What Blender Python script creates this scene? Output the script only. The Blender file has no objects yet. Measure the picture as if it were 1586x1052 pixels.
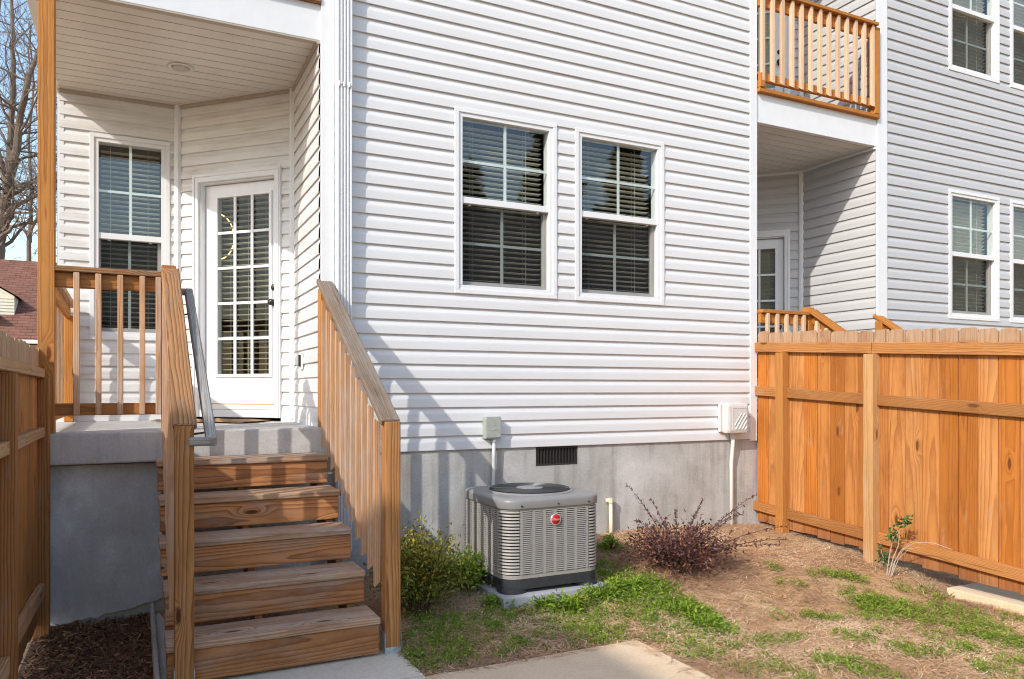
import bpy, bmesh, math, random
import numpy as np
from mathutils import Vector, Matrix

random.seed(7)
RNG = np.random.default_rng(11)
scene = bpy.context.scene
COL = scene.collection

# ------------------------------------------------------------------ camera
cam_d = bpy.data.cameras.new("camera")
cam_d.sensor_width = 36.0
cam_d.lens = 1184.0 / 1586.0 * 36.0
cam_d.shift_y = (604.0 - 526.0) / 1586.0
cam_d.clip_start = 0.05
cam_d.clip_end = 1500.0
cam = bpy.data.objects.new("camera", cam_d)
COL.objects.link(cam)
cam.location = (0.0, -5.725, 1.5)
cam.rotation_euler = (math.radians(90), 0, math.radians(-26.1376))
scene.camera = cam

# ------------------------------------------------------------------ light
SUN_DIR = Vector((1.88, 1.0, -1.43)).normalized()       # direction the light travels
SUN_EL = math.asin(-SUN_DIR.z)
SUN_AZ = math.atan2(-SUN_DIR.x, -SUN_DIR.y)             # from +Y towards +X
world = bpy.data.worlds.new("World")
scene.world = world
world.use_nodes = True
wn = world.node_tree.nodes
wn.clear()
w_out = wn.new("ShaderNodeOutputWorld")
w_bg = wn.new("ShaderNodeBackground")
w_sky = wn.new("ShaderNodeTexSky")
w_sky.sky_type = 'NISHITA'
w_sky.sun_disc = False
w_sky.sun_elevation = SUN_EL
w_sky.sun_rotation = SUN_AZ
w_sky.air_density = 1.35
w_sky.dust_density = 1.5
w_sky.ozone_density = 2.0
w_bg.inputs[1].default_value = 0.15
world.node_tree.links.new(w_sky.outputs[0], w_bg.inputs[0])
world.node_tree.links.new(w_bg.outputs[0], w_out.inputs[0])

sun_d = bpy.data.lights.new("sun", 'SUN')
sun_d.energy = 2.05
sun_d.angle = math.radians(0.55)
sun_d.color = (1.0, 0.95, 0.87)
sun = bpy.data.objects.new("sun", sun_d)
COL.objects.link(sun)
sun.rotation_euler = SUN_DIR.to_track_quat('-Z', 'Y').to_euler()

scene.view_settings.view_transform = 'Standard'
scene.view_settings.look = 'None'
scene.view_settings.exposure = 0.96
scene.view_settings.gamma = 1.0
scene.view_settings.use_curve_mapping = False
scene.render.engine = 'CYCLES'
scene.cycles.use_denoising = True
scene.cycles.filter_width = 1.05
scene.cycles.max_bounces = 8
scene.cycles.diffuse_bounces = 6
scene.cycles.transparent_max_bounces = 16
scene.cycles.sample_clamp_indirect = 6.0

# ------------------------------------------------------------------ materials
MATS = {}

class NT:
    """small helper round a node tree"""
    def __init__(self, name):
        self.m = bpy.data.materials.new(name)
        self.m.use_nodes = True
        self.t = self.m.node_tree
        self.t.nodes.clear()
        self.out = self.n("ShaderNodeOutputMaterial")
        MATS[name] = self.m

    def n(self, kind, **kw):
        nd = self.t.nodes.new(kind)
        for k, v in kw.items():
            setattr(nd, k, v)
        return nd

    def l(self, a, b):
        self.t.links.new(a, b)

    def put(self, sock, v):
        if isinstance(v, bpy.types.NodeSocket):
            self.l(v, sock)
        elif v is not None:
            sock.default_value = v

    def math(self, op, a, b=None, c=None, clamp=False):
        nd = self.n("ShaderNodeMath", operation=op)
        nd.use_clamp = clamp
        self.put(nd.inputs[0], a)
        if b is not None: self.put(nd.inputs[1], b)
        if c is not None: self.put(nd.inputs[2], c)
        return nd.outputs[0]

    def vmath(self, op, a, b=None):
        nd = self.n("ShaderNodeVectorMath", operation=op)
        self.put(nd.inputs[0], a)
        if b is not None: self.put(nd.inputs[1], b)
        return nd.outputs[0]

    def noise(self, vec, scale, detail=4.0, rough=0.6):
        nd = self.n("ShaderNodeTexNoise")
        self.l(vec, nd.inputs['Vector'])
        nd.inputs['Scale'].default_value = scale
        nd.inputs['Detail'].default_value = detail
        nd.inputs['Roughness'].default_value = rough
        return nd.outputs['Fac']

    def ramp(self, fac, stops, interp='LINEAR'):
        nd = self.n("ShaderNodeValToRGB")
        nd.color_ramp.interpolation = interp
        els = nd.color_ramp.elements
        while len(els) < len(stops): els.new(0.5)
        for e, (p, c) in zip(els, stops):
            e.position = p
            e.color = (*c, 1.0) if len(c) == 3 else c
        self.l(fac, nd.inputs[0])
        return nd.outputs[0]

    def mix(self, fac, a, b, mode='MIX'):
        nd = self.n("ShaderNodeMix", data_type='RGBA', blend_type=mode)
        self.put(nd.inputs[0], fac)
        for s, v in ((nd.inputs[6], a), (nd.inputs[7], b)):
            self.put(s, (*v, 1.0) if isinstance(v, tuple) and len(v) == 3 else v)
        return nd.outputs[2]

    def mapr(self, v, a, b, c=0.0, d=1.0):
        nd = self.n("ShaderNodeMapRange")
        nd.clamp = True
        self.put(nd.inputs[0], v)
        for i, x in enumerate((a, b, c, d)): nd.inputs[i + 1].default_value = x
        return nd.outputs[0]

    def scale(self, vec, s):
        nd = self.n("ShaderNodeMapping")
        self.l(vec, nd.inputs[0])
        nd.inputs['Scale'].default_value = s
        return nd.outputs[0]

    def pos(self):
        return self.n("ShaderNodeNewGeometry").outputs['Position']

    def objc(self):
        return self.n("ShaderNodeTexCoord").outputs['Object']

    def rand(self):
        return self.n("ShaderNodeObjectInfo").outputs['Random']

    def bump(self, h, strength=0.3, dist=0.01):
        nd = self.n("ShaderNodeBump")
        nd.inputs['Strength'].default_value = strength
        nd.inputs['Distance'].default_value = dist
        self.l(h, nd.inputs['Height'])
        return nd.outputs[0]

    def bsdf(self, col, rough=0.6, spec=0.4, metal=0.0, normal=None, **kw):
        nd = self.n("ShaderNodeBsdfPrincipled")
        self.put(nd.inputs['Base Color'], (*col, 1.0) if isinstance(col, tuple) and len(col) == 3 else col)
        self.put(nd.inputs['Roughness'], rough)
        nd.inputs['Specular IOR Level'].default_value = spec
        nd.inputs['Metallic'].default_value = metal
        if normal is not None: self.l(normal, nd.inputs['Normal'])
        for k, v in kw.items(): nd.inputs[k].default_value = v
        self.l(nd.outputs[0], self.out.inputs[0])
        return nd


def m_plain(name, col, rough=0.55, spec=0.4, metal=0.0, var=0.06, scale=9.0):
    t = NT(name)
    p = t.pos()
    n = t.noise(p, scale, 5)
    c = t.mix(t.mapr(n, 0.3, 0.7), tuple(x * (1 - var) for x in col), tuple(min(1, x * (1 + var)) for x in col))
    t.bsdf(c, rough, spec, metal, t.bump(t.noise(p, 140, 2), 0.06, 0.002))
    return t.m


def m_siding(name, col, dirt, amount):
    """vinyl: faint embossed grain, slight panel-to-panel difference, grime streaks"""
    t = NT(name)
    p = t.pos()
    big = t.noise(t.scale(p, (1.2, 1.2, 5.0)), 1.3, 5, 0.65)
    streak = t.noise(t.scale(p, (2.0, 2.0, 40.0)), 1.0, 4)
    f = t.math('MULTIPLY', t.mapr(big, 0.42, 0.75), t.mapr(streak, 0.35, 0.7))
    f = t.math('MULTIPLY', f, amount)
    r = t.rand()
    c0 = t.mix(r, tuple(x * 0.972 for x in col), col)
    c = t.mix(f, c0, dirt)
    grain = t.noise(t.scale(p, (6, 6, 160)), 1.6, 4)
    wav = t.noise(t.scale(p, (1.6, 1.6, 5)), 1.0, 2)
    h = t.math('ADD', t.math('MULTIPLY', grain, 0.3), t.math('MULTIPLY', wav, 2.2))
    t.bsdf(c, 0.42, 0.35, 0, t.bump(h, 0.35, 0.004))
    return t.m


def m_wood(name, light, dark, grey, weather=0.3, ring=0.011, rough=0.75, tip=0.0, knot=1.0, ringamt=0.75, vary=(0.80, 1.14), hue=None, stain=0.55):
    """sawn softwood: rings about a pith outside the board, knots, fine grain, weathering.
    local x runs along the board"""
    t = NT(name)
    oc = t.objc()
    r = t.rand()
    sep = t.n("ShaderNodeSeparateXYZ"); t.l(oc, sep.inputs[0])
    x, y, z = sep.outputs
    r2 = t.math('FRACT', t.math('MULTIPLY', r, 17.31))
    r3 = t.math('FRACT', t.math('MULTIPLY', r, 91.7))
    xo = t.math('ADD', x, t.math('MULTIPLY', r, 43.0))
    cmb = t.n("ShaderNodeCombineXYZ")
    t.l(xo, cmb.inputs[0]); t.l(t.math('ADD', y, t.math('MULTIPLY', r2, 9.0)), cmb.inputs[1])
    t.l(t.math('ADD', z, t.math('MULTIPLY', r3, 5.0)), cmb.inputs[2])
    v = cmb.outputs[0]
    # knots
    vo = t.n("ShaderNodeTexVoronoi", voronoi_dimensions='2D')
    t.l(t.scale(v, (1.9, 6.5, 0)), vo.inputs['Vector']); vo.inputs['Scale'].default_value = 1.0
    kd = vo.outputs['Distance']
    kc = t.n("ShaderNodeSeparateColor"); t.l(vo.outputs['Color'], kc.inputs[0])
    sel = t.math('GREATER_THAN', kc.outputs[0], 0.74)
    kinf = t.math('MULTIPLY', t.math('MULTIPLY', t.mapr(kd, 0.33, 0.02), sel), knot)
    kinf = t.math('POWER', kinf, 1.6)
    kcore = t.math('MULTIPLY', t.math('MULTIPLY', t.mapr(kd, 0.11, 0.055), sel), knot)
    # ring radius
    wob = t.math('SUBTRACT', t.noise(t.scale(v, (1.1, 5, 5)), 1.0, 3), 0.5)
    wob2 = t.math('SUBTRACT', t.noise(t.scale(v, (5, 30, 30)), 1.0, 2), 0.5)
    yy = t.math('ADD', y, t.math('MULTIPLY', t.math('SUBTRACT', r2, 0.5), 0.16))
    tilt = t.math('MULTIPLY', x, t.math('MULTIPLY', t.math('SUBTRACT', r3, 0.5), 0.05))
    zz = t.math('ADD', t.math('ADD', z, tilt), t.math('ADD', 0.05, t.math('MULTIPLY', r3, 0.06)))
    rad = t.math('SQRT', t.math('ADD', t.math('MULTIPLY', yy, yy), t.math('MULTIPLY', zz, zz)))
    rad = t.math('ADD', rad, t.math('MULTIPLY', wob, 0.035))
    rad = t.math('ADD', rad, t.math('MULTIPLY', wob2, 0.004))
    rad = t.math('ADD', rad, t.math('MULTIPLY', kinf, 0.05))
    fr = t.math('FRACT', t.math('DIVIDE', rad, ring))
    band = t.math('MULTIPLY', t.math('POWER', fr, 2.2), t.mapr(fr, 1.0, 0.9))
    fine = t.noise(t.scale(v, (7, 190, 190)), 1.0, 3, 0.7)
    patch = t.noise(t.scale(v, (2.2, 9, 9)), 1.0, 4)
    f = t.math('ADD', t.math('MULTIPLY', band, ringamt), t.math('MULTIPLY', t.math('SUBTRACT', fine, 0.5), 0.55), clamp=True)
    tone = t.mix(r2, tuple(c * vary[0] for c in light), tuple(min(1, c * vary[1]) for c in light))
    if hue: tone = t.mix(t.mapr(r3, 0.45, 1.0, 0.0, 0.75), tone, hue)
    tone = t.mix(t.mapr(patch, 0.3, 0.75, 0.0, 0.5), tone, tuple(c * 0.62 + d * 0.3 for c, d in zip(light, dark)))
    c = t.mix(f, tone, dark)
    # weathered grey
    wn_ = t.noise(t.scale(v, (1.5, 6, 6)), 1.3, 5, 0.7)
    w = t.math('MULTIPLY', t.mapr(wn_, 0.62 - 0.3 * weather, 0.72 - 0.1 * weather), min(1.0, 0.35 + weather * 0.75))
    if tip > 0:
        g = t.n("ShaderNodeTexCoord").outputs['Generated']
        sg = t.n("ShaderNodeSeparateXYZ"); t.l(g, sg.inputs[0])
        w = t.math('MAXIMUM', w, t.math('MULTIPLY', t.mapr(t.math('ADD', sg.outputs[0], t.math('MULTIPLY', wob, 0.05)), 1 - tip, 1 - tip * 0.55), 0.85))
    gcol = t.mix(f, grey, tuple(c * 0.5 for c in grey))
    c = t.mix(w, c, gcol)
    if tip > 0:
        g2 = t.math('ADD', sg.outputs[0], t.math('MULTIPLY', t.math('SUBTRACT', t.noise(t.scale(v, (3, 14, 14)), 2.0, 4), 0.5), 0.12))
        c = t.mix(t.math('MULTIPLY', t.mapr(g2, 0.10, 0.0), 0.55), c, tuple(d * 0.6 + 0.05 for d in dark))
    c = t.mix(kcore, c, tuple(d * 0.62 for d in dark))
    bl = t.noise(t.scale(v, (1.1, 3.2, 3.2)), 1.7, 5, 0.7)
    c = t.mix(t.mapr(bl, 0.50, 0.78, 0.0, stain), c, tuple(d * 0.75 + l_ * 0.12 for d, l_ in zip(dark, light)))
    ck = t.noise(t.scale(v, (1.6, 60, 60)), 1.0, 2, 0.5)
    c = t.mix(t.math('MULTIPLY', t.mapr(ck, 0.68, 0.74), stain), c, tuple(d * 0.35 for d in dark))
    h = t.math('ADD', t.math('MULTIPLY', f, -0.7), t.math('MULTIPLY', fine, 0.6))
    t.bsdf(c, rough, 0.25, 0, t.bump(h, 0.45, 0.0035))
    return t.m


def m_concrete(name, a, b, stain, streak=0.0, bumpamt=0.25, scale=1.6, efflo=0.0):
    t = NT(name)
    p = t.pos()
    n1 = t.noise(p, scale, 6, 0.65)
    n2 = t.noise(p, 60, 3)
    n3 = t.noise(p, scale * 2.7, 5, 0.6)
    c = t.mix(t.mapr(n1, 0.3, 0.7), a, b)
    if streak:
        s = t.noise(t.scale(p, (7, 7, 0.7)), 1.0, 5, 0.65)
        c = t.mix(t.math('MULTIPLY', t.mapr(s, 0.48, 0.75), streak), c, stain)
    c = t.mix(t.math('MULTIPLY', t.mapr(n3, 0.55, 0.75), 0.45), c, stain)
    if efflo:
        e = t.noise(p, 2.1, 4, 0.55)
        c = t.mix(t.math('MULTIPLY', t.mapr(e, 0.52, 0.7), efflo), c, tuple(min(1, x * 1.75) for x in b))
    c = t.mix(t.mapr(n2, 0.35, 0.7, 0.0, 0.22), c, tuple(x * 0.55 for x in stain))
    h = t.math('ADD', t.math('MULTIPLY', n2, 0.5), t.noise(p, 14, 4))
    t.bsdf(c, 0.88, 0.2, 0, t.bump(h, bumpamt, 0.006))
    return t.m


def m_leaf(name, a, b, c3=None, rough=0.5, trans=0.25, attr=True):
    t = NT(name)
    at = t.n("ShaderNodeAttribute"); at.attribute_name = "tint"
    stops = [(0.0, a), (1.0, b)] if c3 is None else [(0.0, a), (0.62, b), (1.0, c3)]
    c = t.ramp(at.outputs['Fac'], stops)
    d = t.bsdf(c, rough, 0.35)
    tr = t.n("ShaderNodeBsdfTranslucent"); t.l(c, tr.inputs[0])
    mx = t.n("ShaderNodeMixShader"); mx.inputs[0].default_value = trans
    t.l(d.outputs[0], mx.inputs[1]); t.l(tr.outputs[0], mx.inputs[2])
    t.l(mx.outputs[0], t.out.inputs[0])
    return t.m


def m_glass(name, base_refl, tint=(1, 1, 1)):
    t = NT(name)
    lw = t.n("ShaderNodeLayerWeight"); lw.inputs['Blend'].default_value = 0.5
    f = t.math('POWER', lw.outputs['Facing'], 5.0)
    f = t.math('ADD', t.math('MULTIPLY', f, 0.6), base_refl, clamp=True)
    tr = t.n("ShaderNodeBsdfTransparent"); tr.inputs[0].default_value = (*tint, 1)
    gl = t.n("ShaderNodeBsdfGlossy"); gl.inputs['Roughness'].default_value = 0.008
    w = t.noise(t.pos(), 1.3, 1)
    t.l(t.bump(w, 0.05, 0.004), gl.inputs['Normal'])
    mx = t.n("ShaderNodeMixShader")
    t.l(f, mx.inputs[0]); t.l(tr.outputs[0], mx.inputs[1]); t.l(gl.outputs[0], mx.inputs[2])
    t.l(mx.outputs[0], t.out.inputs[0])
    return t.m


def m_screen(name):
    t = NT(name)
    d = t.n("ShaderNodeBsdfDiffuse"); d.inputs[0].default_value = (0.035, 0.035, 0.037, 1)
    tr = t.n("ShaderNodeBsdfTransparent")
    mx = t.n("ShaderNodeMixShader"); mx.inputs[0].default_value = 0.40
    t.l(tr.outputs[0], mx.inputs[1]); t.l(d.outputs[0], mx.inputs[2])
    t.l(mx.outputs[0], t.out.inputs[0])
    return t.m


def m_emit(name, col, s):
    t = NT(name)
    e = t.n("ShaderNodeEmission"); e.inputs[0].default_value = (*col, 1); e.inputs[1].default_value = s
    t.l(e.outputs[0], t.out.inputs[0])
    return t.m


WHITE = m_plain("white_vinyl_trim", (0.73, 0.73, 0.735), 0.4, 0.4, var=0.03)
DOORW = m_plain("white_door_paint", (0.80, 0.80, 0.82), 0.35, 0.4, var=0.02)
SASH = m_plain("sash_vinyl", (0.72, 0.70, 0.66), 0.45, var=0.03)
MUNT = m_plain("muntin_white", (0.78, 0.81, 0.80), 0.5, var=0.02)
def _slat():
    t = NT("blind_slat")
    d = t.n("ShaderNodeBsdfDiffuse"); d.inputs[0].default_value = (0.80, 0.77, 0.70, 1)
    tr = t.n("ShaderNodeBsdfTranslucent"); tr.inputs[0].default_value = (0.80, 0.75, 0.64, 1)
    mx = t.n("ShaderNodeMixShader"); mx.inputs[0].default_value = 0.35
    t.l(d.outputs[0], mx.inputs[1]); t.l(tr.outputs[0], mx.inputs[2]); t.l(mx.outputs[0], t.out.inputs[0])
    return t.m
SLAT = _slat()
SID_A = m_siding("siding_white", (0.675, 0.672, 0.675), (0.46, 0.43, 0.40), 0.30)
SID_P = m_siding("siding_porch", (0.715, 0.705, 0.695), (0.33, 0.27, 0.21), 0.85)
SID_B = m_siding("siding_grey", (0.505, 0.503, 0.510), (0.40, 0.38, 0.36), 0.25)
SOFFIT = m_siding("soffit_vinyl", (0.66, 0.62, 0.565), (0.42, 0.35, 0.27), 0.5)
BROWNTRIM = m_plain("soffit_channel", (0.42, 0.36, 0.29), 0.6)
W_FENCE = m_wood("cedar_fence", (0.49, 0.168, 0.028), (0.20, 0.052, 0.007), (0.42, 0.285, 0.185), 0.05, 0.015, tip=0.085, knot=0.9, ringamt=0.62, vary=(0.64, 1.28), hue=(0.60, 0.295, 0.11), stain=0.65)
W_RAIL = m_wood("fence_rail_wood", (0.46, 0.20, 0.06), (0.17, 0.055, 0.013), (0.42, 0.28, 0.17), 0.24, 0.009, knot=0.9)
W_POST = m_wood("orange_post_wood", (0.56, 0.245, 0.062), (0.25, 0.075, 0.014), (0.36, 0.22, 0.11), 0.08, 0.013)
W_NEWEL = m_wood("newel_wood", (0.50, 0.235, 0.082), (0.125, 0.038, 0.010), (0.36, 0.27, 0.19), 0.2, 0.013, ringamt=0.95)
W_TREAD = m_wood("tread_wood", (0.54, 0.34, 0.205), (0.19, 0.085, 0.042), (0.50, 0.415, 0.34), 0.62, 0.012, ringamt=0.9, stain=0.7)
W_RISER = m_wood("riser_wood", (0.54, 0.25, 0.10), (0.155, 0.048, 0.016), (0.37, 0.275, 0.215), 0.42, 0.014, ringamt=0.95, stain=0.8)
W_BAL = m_wood("baluster_wood", (0.64, 0.38, 0.205), (0.33, 0.14, 0.055), (0.60, 0.47, 0.38), 0.62, 0.010, knot=0.3)
W_GREY = m_wood("weathered_cap_wood", (0.27, 0.185, 0.12), (0.085, 0.046, 0.026), (0.255, 0.215, 0.18), 0.85, 0.010, stain=0.8)
W_BROWNCAP = m_wood("brown_cap_wood", (0.40, 0.20, 0.085), (0.085, 0.034, 0.014), (0.22, 0.165, 0.125), 0.4, 0.015, knot=1.4, ringamt=1.0, stain=0.85)
W_SILVER = m_wood("silver_handrail_wood", (0.36, 0.325, 0.285), (0.085, 0.072, 0.062), (0.37, 0.35, 0.325), 0.9, 0.008, knot=0.1, ringamt=1.0, stain=0.9)
W_OLDFENCE = m_wood("left_fence_wood", (0.56, 0.27, 0.075), (0.20, 0.065, 0.014), (0.50, 0.36, 0.245), 0.05, 0.012, tip=0.12, vary=(0.75, 1.2))
W_OLDRAIL = m_wood("left_fence_rail", (0.56, 0.35, 0.175), (0.22, 0.10, 0.04), (0.50, 0.37, 0.255), 0.35, 0.011)
W_BALC = m_wood("balcony_wood", (0.52, 0.205, 0.042), (0.24, 0.078, 0.013), (0.3, 0.2, 0.1), 0.05, 0.012)
W_BALCB = m_wood("balcony_baluster_wood", (0.72, 0.50, 0.335), (0.50, 0.29, 0.155), (0.62, 0.47, 0.34), 0.25, 0.010, knot=0.1, ringamt=0.4)
W_PALE = m_wood("pale_post_wood", (0.58, 0.325, 0.135), (0.30, 0.125, 0.04), (0.54, 0.37, 0.22), 0.35, 0.011, knot=1.0, stain=0.4)
FOUND = m_concrete("parged_foundation", (0.38, 0.368, 0.345), (0.54, 0.53, 0.515), (0.22, 0.195, 0.165), streak=0.85, bumpamt=0.4, efflo=0.25)
FOUNDP = m_concrete("porch_foundation", (0.46, 0.455, 0.445), (0.70, 0.70, 0.70), (0.33, 0.315, 0.295), streak=0.25, efflo=0.75, scale=2.4, bumpamt=0.45)
FOOT = m_concrete("footing_concrete", (0.46, 0.42, 0.35), (0.58, 0.53, 0.45), (0.30, 0.26, 0.21), bumpamt=0.6)
DECK = m_concrete("porch_slab_concrete", (0.50, 0.48, 0.455), (0.62, 0.595, 0.56), (0.33, 0.305, 0.28), streak=0.6, scale=2.5)
PATIO = m_concrete("patio_concrete", (0.68, 0.51, 0.33), (0.78, 0.615, 0.425), (0.54, 0.36, 0.205), bumpamt=0.12, scale=1.1)
PATIO2 = m_concrete("landing_concrete", (0.64, 0.56, 0.44), (0.76, 0.68, 0.55), (0.48, 0.39, 0.29), bumpamt=0.15, scale=2.1)
PADC = m_concrete("pad_concrete", (0.34, 0.345, 0.36), (0.44, 0.445, 0.46), (0.25, 0.24, 0.24))
GLASS_U = m_glass("window_glass", 0.07, (0.94, 0.965, 0.955))
GLASS_L = m_glass("window_glass_lower", 0.012, (0.92, 0.945, 0.935))
GLASS_D = m_glass("door_glass", 0.018, (0.88, 0.9, 0.88))
SCREEN = m_screen("insect_screen")
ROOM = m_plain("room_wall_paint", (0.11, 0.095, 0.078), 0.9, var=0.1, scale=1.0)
DARKMET = m_plain("dark_bronze_metal", (0.06, 0.055, 0.05), 0.35, 0.5, 0.8)
BRASS = m_plain("threshold_brass", (0.45, 0.30, 0.14), 0.4, 0.5, 0.6)
AC_GREY = m_plain("ac_cabinet_paint", (0.315, 0.29, 0.262), 0.42, 0.45, var=0.05)
AC_LID = m_plain("ac_lid_paint", (0.235, 0.226, 0.22), 0.36, 0.5, var=0.05)
AC_DARK = m_plain("ac_coil_dark", (0.018, 0.018, 0.017), 0.7)
AC_BASE = m_plain("ac_base_plastic", (0.035, 0.037, 0.040), 0.5, 0.45, var=0.3, scale=20)
AC_WIRE = m_plain("ac_grille_wire", (0.05, 0.05, 0.052), 0.4, 0.5)
AC_HUB = m_plain("ac_hub", (0.42, 0.41, 0.42), 0.25, 0.5, 0.7)
RED = m_plain("badge_red", (0.52, 0.012, 0.016), 0.25, 0.5)
CHROME = m_plain("badge_rim", (0.78, 0.76, 0.76), 0.2, 0.5, 0.6)
BOXGREY = m_plain("electrical_grey_green", (0.36, 0.385, 0.345), 0.5, 0.4, var=0.1, scale=40)
BOXBEIGE = m_plain("utility_box_plastic", (0.60, 0.59, 0.57), 0.45)
PVC = m_plain("pvc_white", (0.74, 0.735, 0.70), 0.4)
PVCY = m_plain("pvc_cream", (0.72, 0.66, 0.48), 0.4)
CONDG = m_plain("conduit_grey", (0.55, 0.56, 0.57), 0.45)
VENTB = m_plain("vent_black_iron", (0.03, 0.028, 0.026), 0.6)
GALV = m_plain("galvanised_steel", (0.50, 0.54, 0.58), 0.4, 0.5, 0.5, var=0.25, scale=40)
BLACKP = m_plain("black_plastic", (0.02, 0.02, 0.02), 0.55)
MAT_MAT = m_plain("doormat_fibre", (0.30, 0.185, 0.10), 0.95, var=0.35, scale=60)
LENS = m_plain("lamp_lens", (0.48, 0.44, 0.38), 0.3)
GRASSY = m_leaf("weed_leaf", (0.09, 0.165, 0.014), (0.24, 0.36, 0.03), (0.44, 0.50, 0.08), 0.55, 0.3)
DULLGR = m_leaf("dull_grass_blade", (0.09, 0.12, 0.03), (0.20, 0.225, 0.06), (0.30, 0.27, 0.11), 0.6, 0.25)
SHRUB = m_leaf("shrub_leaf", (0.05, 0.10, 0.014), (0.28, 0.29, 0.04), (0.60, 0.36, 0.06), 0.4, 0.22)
PURPLE = m_leaf("purple_leaf", (0.055, 0.032, 0.036), (0.165, 0.072, 0.062), (0.42, 0.15, 0.075), 0.42, 0.18)
HOLLY = m_leaf("holly_leaf", (0.025, 0.075, 0.018), (0.07, 0.16, 0.04), (0.13, 0.22, 0.06), 0.35, 0.15)
STRAW = m_leaf("pine_straw", (0.27, 0.16, 0.125), (0.72, 0.45, 0.245), (0.92, 0.77, 0.54), 0.85, 0.12)
MULCH = m_leaf("bark_mulch", (0.07, 0.034, 0.02), (0.24, 0.12, 0.06), (0.56, 0.34, 0.18), 0.9, 0.0)
DEADLF = m_leaf("dead_leaf", (0.20, 0.07, 0.03), (0.42, 0.17, 0.06), (0.55, 0.33, 0.17), 0.8, 0.1)
CONIF = m_leaf("conifer_spray", (0.012, 0.026, 0.008), (0.035, 0.065, 0.02), (0.07, 0.10, 0.03), 0.6, 0.1)
STEMB = m_plain("stem_brown", (0.13, 0.075, 0.05), 0.8, var=0.3, scale=50)
STEMG = m_plain("stem_pale_grey", (0.46, 0.40, 0.33), 0.8, var=0.2, scale=60)
HSID = m_plain("cream_cladding", (0.66, 0.62, 0.50), 0.6)
HWHITE = m_plain("far_white_trim", (0.70, 0.70, 0.70), 0.5)


def _ground():
    t = NT("yard_soil")
    p = t.pos()
    n1 = t.noise(p, 0.9, 6, 0.7)
    n2 = t.noise(p, 5.5, 6, 0.7)
    n3 = t.noise(p, 55, 4, 0.7)
    c = t.ramp(n2, [(0.30, (0.33, 0.20, 0.11)), (0.45, (0.52, 0.33, 0.18)), (0.60, (0.68, 0.46, 0.26)), (0.75, (0.55, 0.40, 0.29))])
    clay = t.math('MULTIPLY', t.mapr(n1, 0.50, 0.62), t.mapr(n2, 0.35, 0.6))
    c = t.mix(clay, c, (0.74, 0.43, 0.19))
    c = t.mix(t.mapr(n3, 0.35, 0.7, 0.35, 0.0), c, (0.09, 0.055, 0.035))
    h = t.math('ADD', n3, t.math('MULTIPLY', n2, 2.0))
    t.bsdf(c, 0.95, 0.1, 0, t.bump(h, 0.8, 0.02))
    return t.m
GROUND = _ground()


def _bark():
    t = NT("tree_bark")
    p = t.pos()
    c = t.mix(t.noise(t.scale(p, (6, 6, 1.2)), 1.5, 5, 0.7), (0.075, 0.056, 0.045), (0.26, 0.21, 0.17))
    t.bsdf(c, 0.9, 0.1)
    return t.m
BARK = _bark()


def _shingle():
    t = NT("brown_shingle")
    p = t.pos()
    b = t.n("ShaderNodeTexBrick")
    t.l(t.scale(p, (1, 0.0, 1.6)), b.inputs[0])
    rot = t.n("ShaderNodeMapping"); t.l(p, rot.inputs[0]); rot.inputs['Rotation'].default_value = (math.radians(90), 0, 0)
    t.l(rot.outputs[0], b.inputs[0])
    b.inputs['Color1'].default_value = (0.165, 0.075, 0.052, 1)
    b.inputs['Color2'].default_value = (0.225, 0.105, 0.075, 1)
    b.inputs['Mortar'].default_value = (0.07, 0.032, 0.024, 1)
    b.inputs['Scale'].default_value = 1.0
    b.inputs['Mortar Size'].default_value = 0.012
    b.inputs['Brick Width'].default_value = 0.33
    b.inputs['Row Height'].default_value = 0.11
    n = t.noise(p, 3.0, 5)
    c = t.mix(t.mapr(n, 0.3, 0.75, 0.0, 0.55), b.outputs[0], (0.25, 0.12, 0.085))
    t.bsdf(c, 0.9, 0.15)
    return t.m
SHINGLE = _shingle()

# ------------------------------------------------------------------ object helpers
WPOS = {}


def link(o, parent, loc):
    COL.objects.link(o)
    loc = Vector(loc)
    WPOS[o.name] = loc
    if parent is not None:
        o.parent = parent
        o.location = loc - WPOS[parent.name]
    else:
        o.location = loc
    return o


def thing(name, label, cat, loc, group=None):
    o = bpy.data.objects.new(name, None)
    o.empty_display_size = 0.2
    link(o, None, loc)
    o['label'] = label
    o['category'] = cat
    if group: o['group'] = group
    return o


def tag(o, label, cat, group=None):
    o['label'] = label
    o['category'] = cat
    if group: o['group'] = group
    return o


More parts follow.
